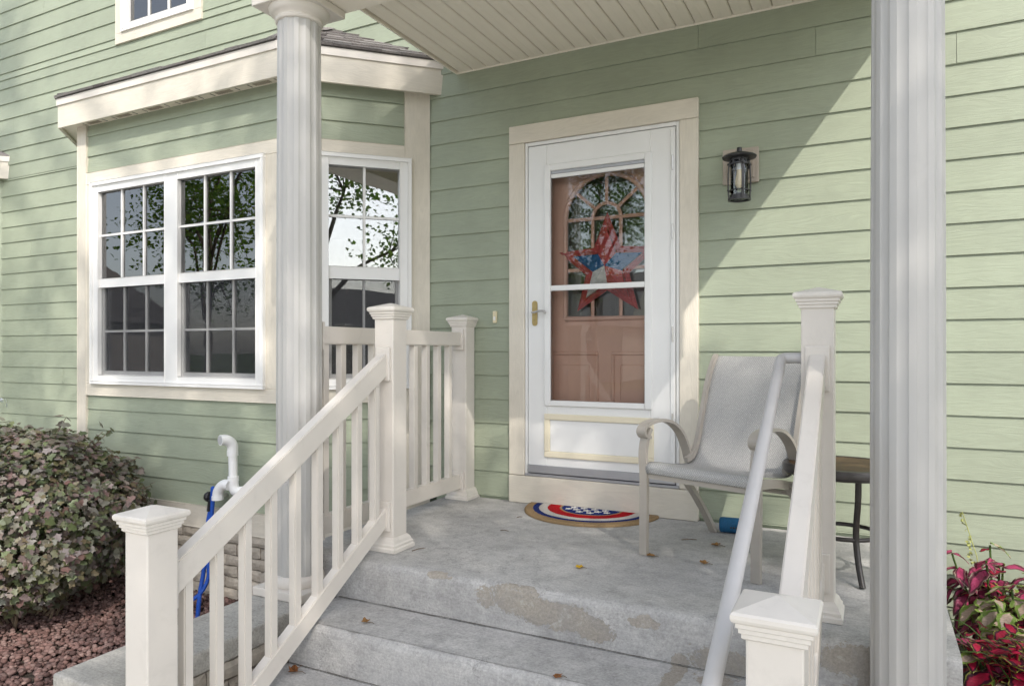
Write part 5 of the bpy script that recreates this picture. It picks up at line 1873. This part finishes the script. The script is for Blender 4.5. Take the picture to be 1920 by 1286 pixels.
def from_shadow(X, Z, dy):
    """point dy metres out from the wall whose shadow falls at (X, Z) on the wall plane"""
    return (X + .897 * dy, -dy, Z + 1.23 * dy)
shade = []
for (X, Z, dy, r_, dn) in [(-1.5, -1.0, 8.0, 1.05, 1.5), (-2.6, -.5, 8.6, 1.1, 1.5), (-2.2, -2.0, 7.4, 1.1, 1.5), (-3.3, -1.6, 8.0, 1.1, 1.5), (-3.8, .2, 8.4, 1.0, 1.2),
                           (-1.2, -2.2, 8.2, 1.0, 1.3), (-2.6, -3.2, 7.6, 1.1, 1.4), (-3.6, -3.0, 8.2, 1.0, 1.4), (-1.6, -3.4, 8.0, 1.0, 1.2), (-4.7, -.6, 7.8, .95, 1.0),
                           (-4.3, -2.5, 7.6, .8, 1.3), (-4.4, 1.2, 8.0, .8, .8), (-5.5, -.1, 8.3, .8, .9), (-5.2, .8, 8.2, .8, .7), (-1.12, .25, 8.0, .34, 1.6), (-.75, -.35, 8.0, .6, .9), (-.85, .3, 8.2, .33, .5), (-3.05, 2.15, 8.1, .5, 1.3), (-2.6, 2.2, 8.0, .42, 1.3), (-3.4, 1.3, 8.3, .6, 1.0),
                           (-5.0, -1.9, 8.4, .6, 1.0), (-7.6, 2.7, 9.0, .5, 1.6), (-7.25, 1.5, 9.4, .5, 1.5), (-7.5, .5, 8.6, .5, 1.5), (-6.9, .1, 8.6, .35, 1.3), (-7.8, 3.7, 8.8, .55, 1.5), (-2.6, 1.0, 8.4, .8, 1.0), (-3.2, 1.9, 8.2, .6, .6)]:
    shade.append((*from_shadow(X, Z, dy), r_, dn))
for (cx, cy, cz, r_, dn) in [(5.6, -7.6, 4.6, 1.1, 1.3), (4.4, -8.4, 3.7, .9, 1.1), (6.3, -6.8, 3.2, .9, 1.0), (2.6, -7.2, 5.6, .7, .8)]:
    shade.append((cx, cy, cz, r_, dn))
tree(5.2, -8.2, shade, 'tall maple shading the porch, mirrored in the side pane of the bay', .105, 3.0, .15, 520)
tree(-11.5, -6.8, [(-11.5, -6.8, 5.2, 1.6, 1.0), (-10.3, -6.4, 3.6, 1.2, 1.0), (-12.6, -7.2, 3.4, 1.3, 1.0), (-11.2, -7.8, 6.6, 1.5, 1.0), (-12.8, -6.2, 5.8, 1.3, .9), (-9.6, -6.6, 5.0, 1.0, .7), (-10.8, -6.6, 2.2, .8, .7), (-13.4, -8.4, 4.4, 1.4, 1.0)],
     'maple at the left of the yard, mirrored in the front bay window', .09, 2.2, .07, 850)
tree(-6.5, -13.5, [(-6.5, -13.5, 5.6, 1.7, 1.0), (-5.2, -13.0, 4.4, 1.2, 1.0), (-7.8, -13.8, 4.0, 1.4, 1.0), (-6.2, -14.4, 7.2, 1.6, 1.0), (-4.8, -13.4, 6.2, 1.1, .9), (-8.6, -13.0, 6.0, 1.4, 1.0), (-6.6, -13.2, 3.0, 1.0, .9)],
     'maple by the street, mirrored in the storm door glass', .095, 2.2, .085, 1000)

# ================================================================== HOUSES ACROSS THE STREET
def far_house(x, y, w, d, h, rise, wallc, label):
    t = thing('neighbour_house', (x, y, GZ), label, 'house', 'houses across the street')
    mw = paint("far_siding", wallc, .8, .05, 3)
    bm = bmesh.new(); bx(bm, x - w / 2, x + w / 2, y - d / 2, y + d / 2, GZ, GZ + h); obj('wall', bm, mw, t)
    bm = bmesh.new()
    p = [(y - d / 2 - .4, GZ + h - .05), (y + d / 2 + .4, GZ + h - .05), (y, GZ + h + rise)]
    f0 = [bm.verts.new((x - w / 2 - .4, a, b)) for a, b in p]; f1 = [bm.verts.new((x + w / 2 + .4, a, b)) for a, b in p]
    bm.faces.new(f0); bm.faces.new(f1[::-1])
    for i in range(3): bm.faces.new((f0[i], f1[i], f1[(i + 1) % 3], f0[(i + 1) % 3]))
    obj('roof', bm, mat_shingle, t)
    for k in range(4):
        xx = x - w / 2 + w * (k + .5) / 4
        wd = box('window', xx - .5, xx + .5, y + d / 2 - .02, y + d / 2 + .05, GZ + .9, GZ + 2.3, mat_white, t, .01)
        box('pane', xx - .42, xx + .42, y + d / 2 + .045, y + d / 2 + .056, GZ + .98, GZ + 2.22, mat_black, wd, 0)
    box('garage_door', x + w / 2 - 4.4, x + w / 2 - 2.0, y + d / 2 - .02, y + d / 2 + .06, GZ + .02, GZ + 2.1, mat_white, t, .01) if w > 12 else None
far_house(-19, -36, 15, 9, 3.0, 3.2, (.42, .38, .33), 'tan house with grey roof across the street, mirrored in the storm door')
far_house(33, -30, 14, 9, 3.0, 3.0, (.34, .31, .28), 'brown roofed house across the street, mirrored in the side pane of the bay')
far_house(-38, -16, 14, 10, 3.0, 3.2, (.40, .36, .32), 'house down the street, mirrored in the front bay window')
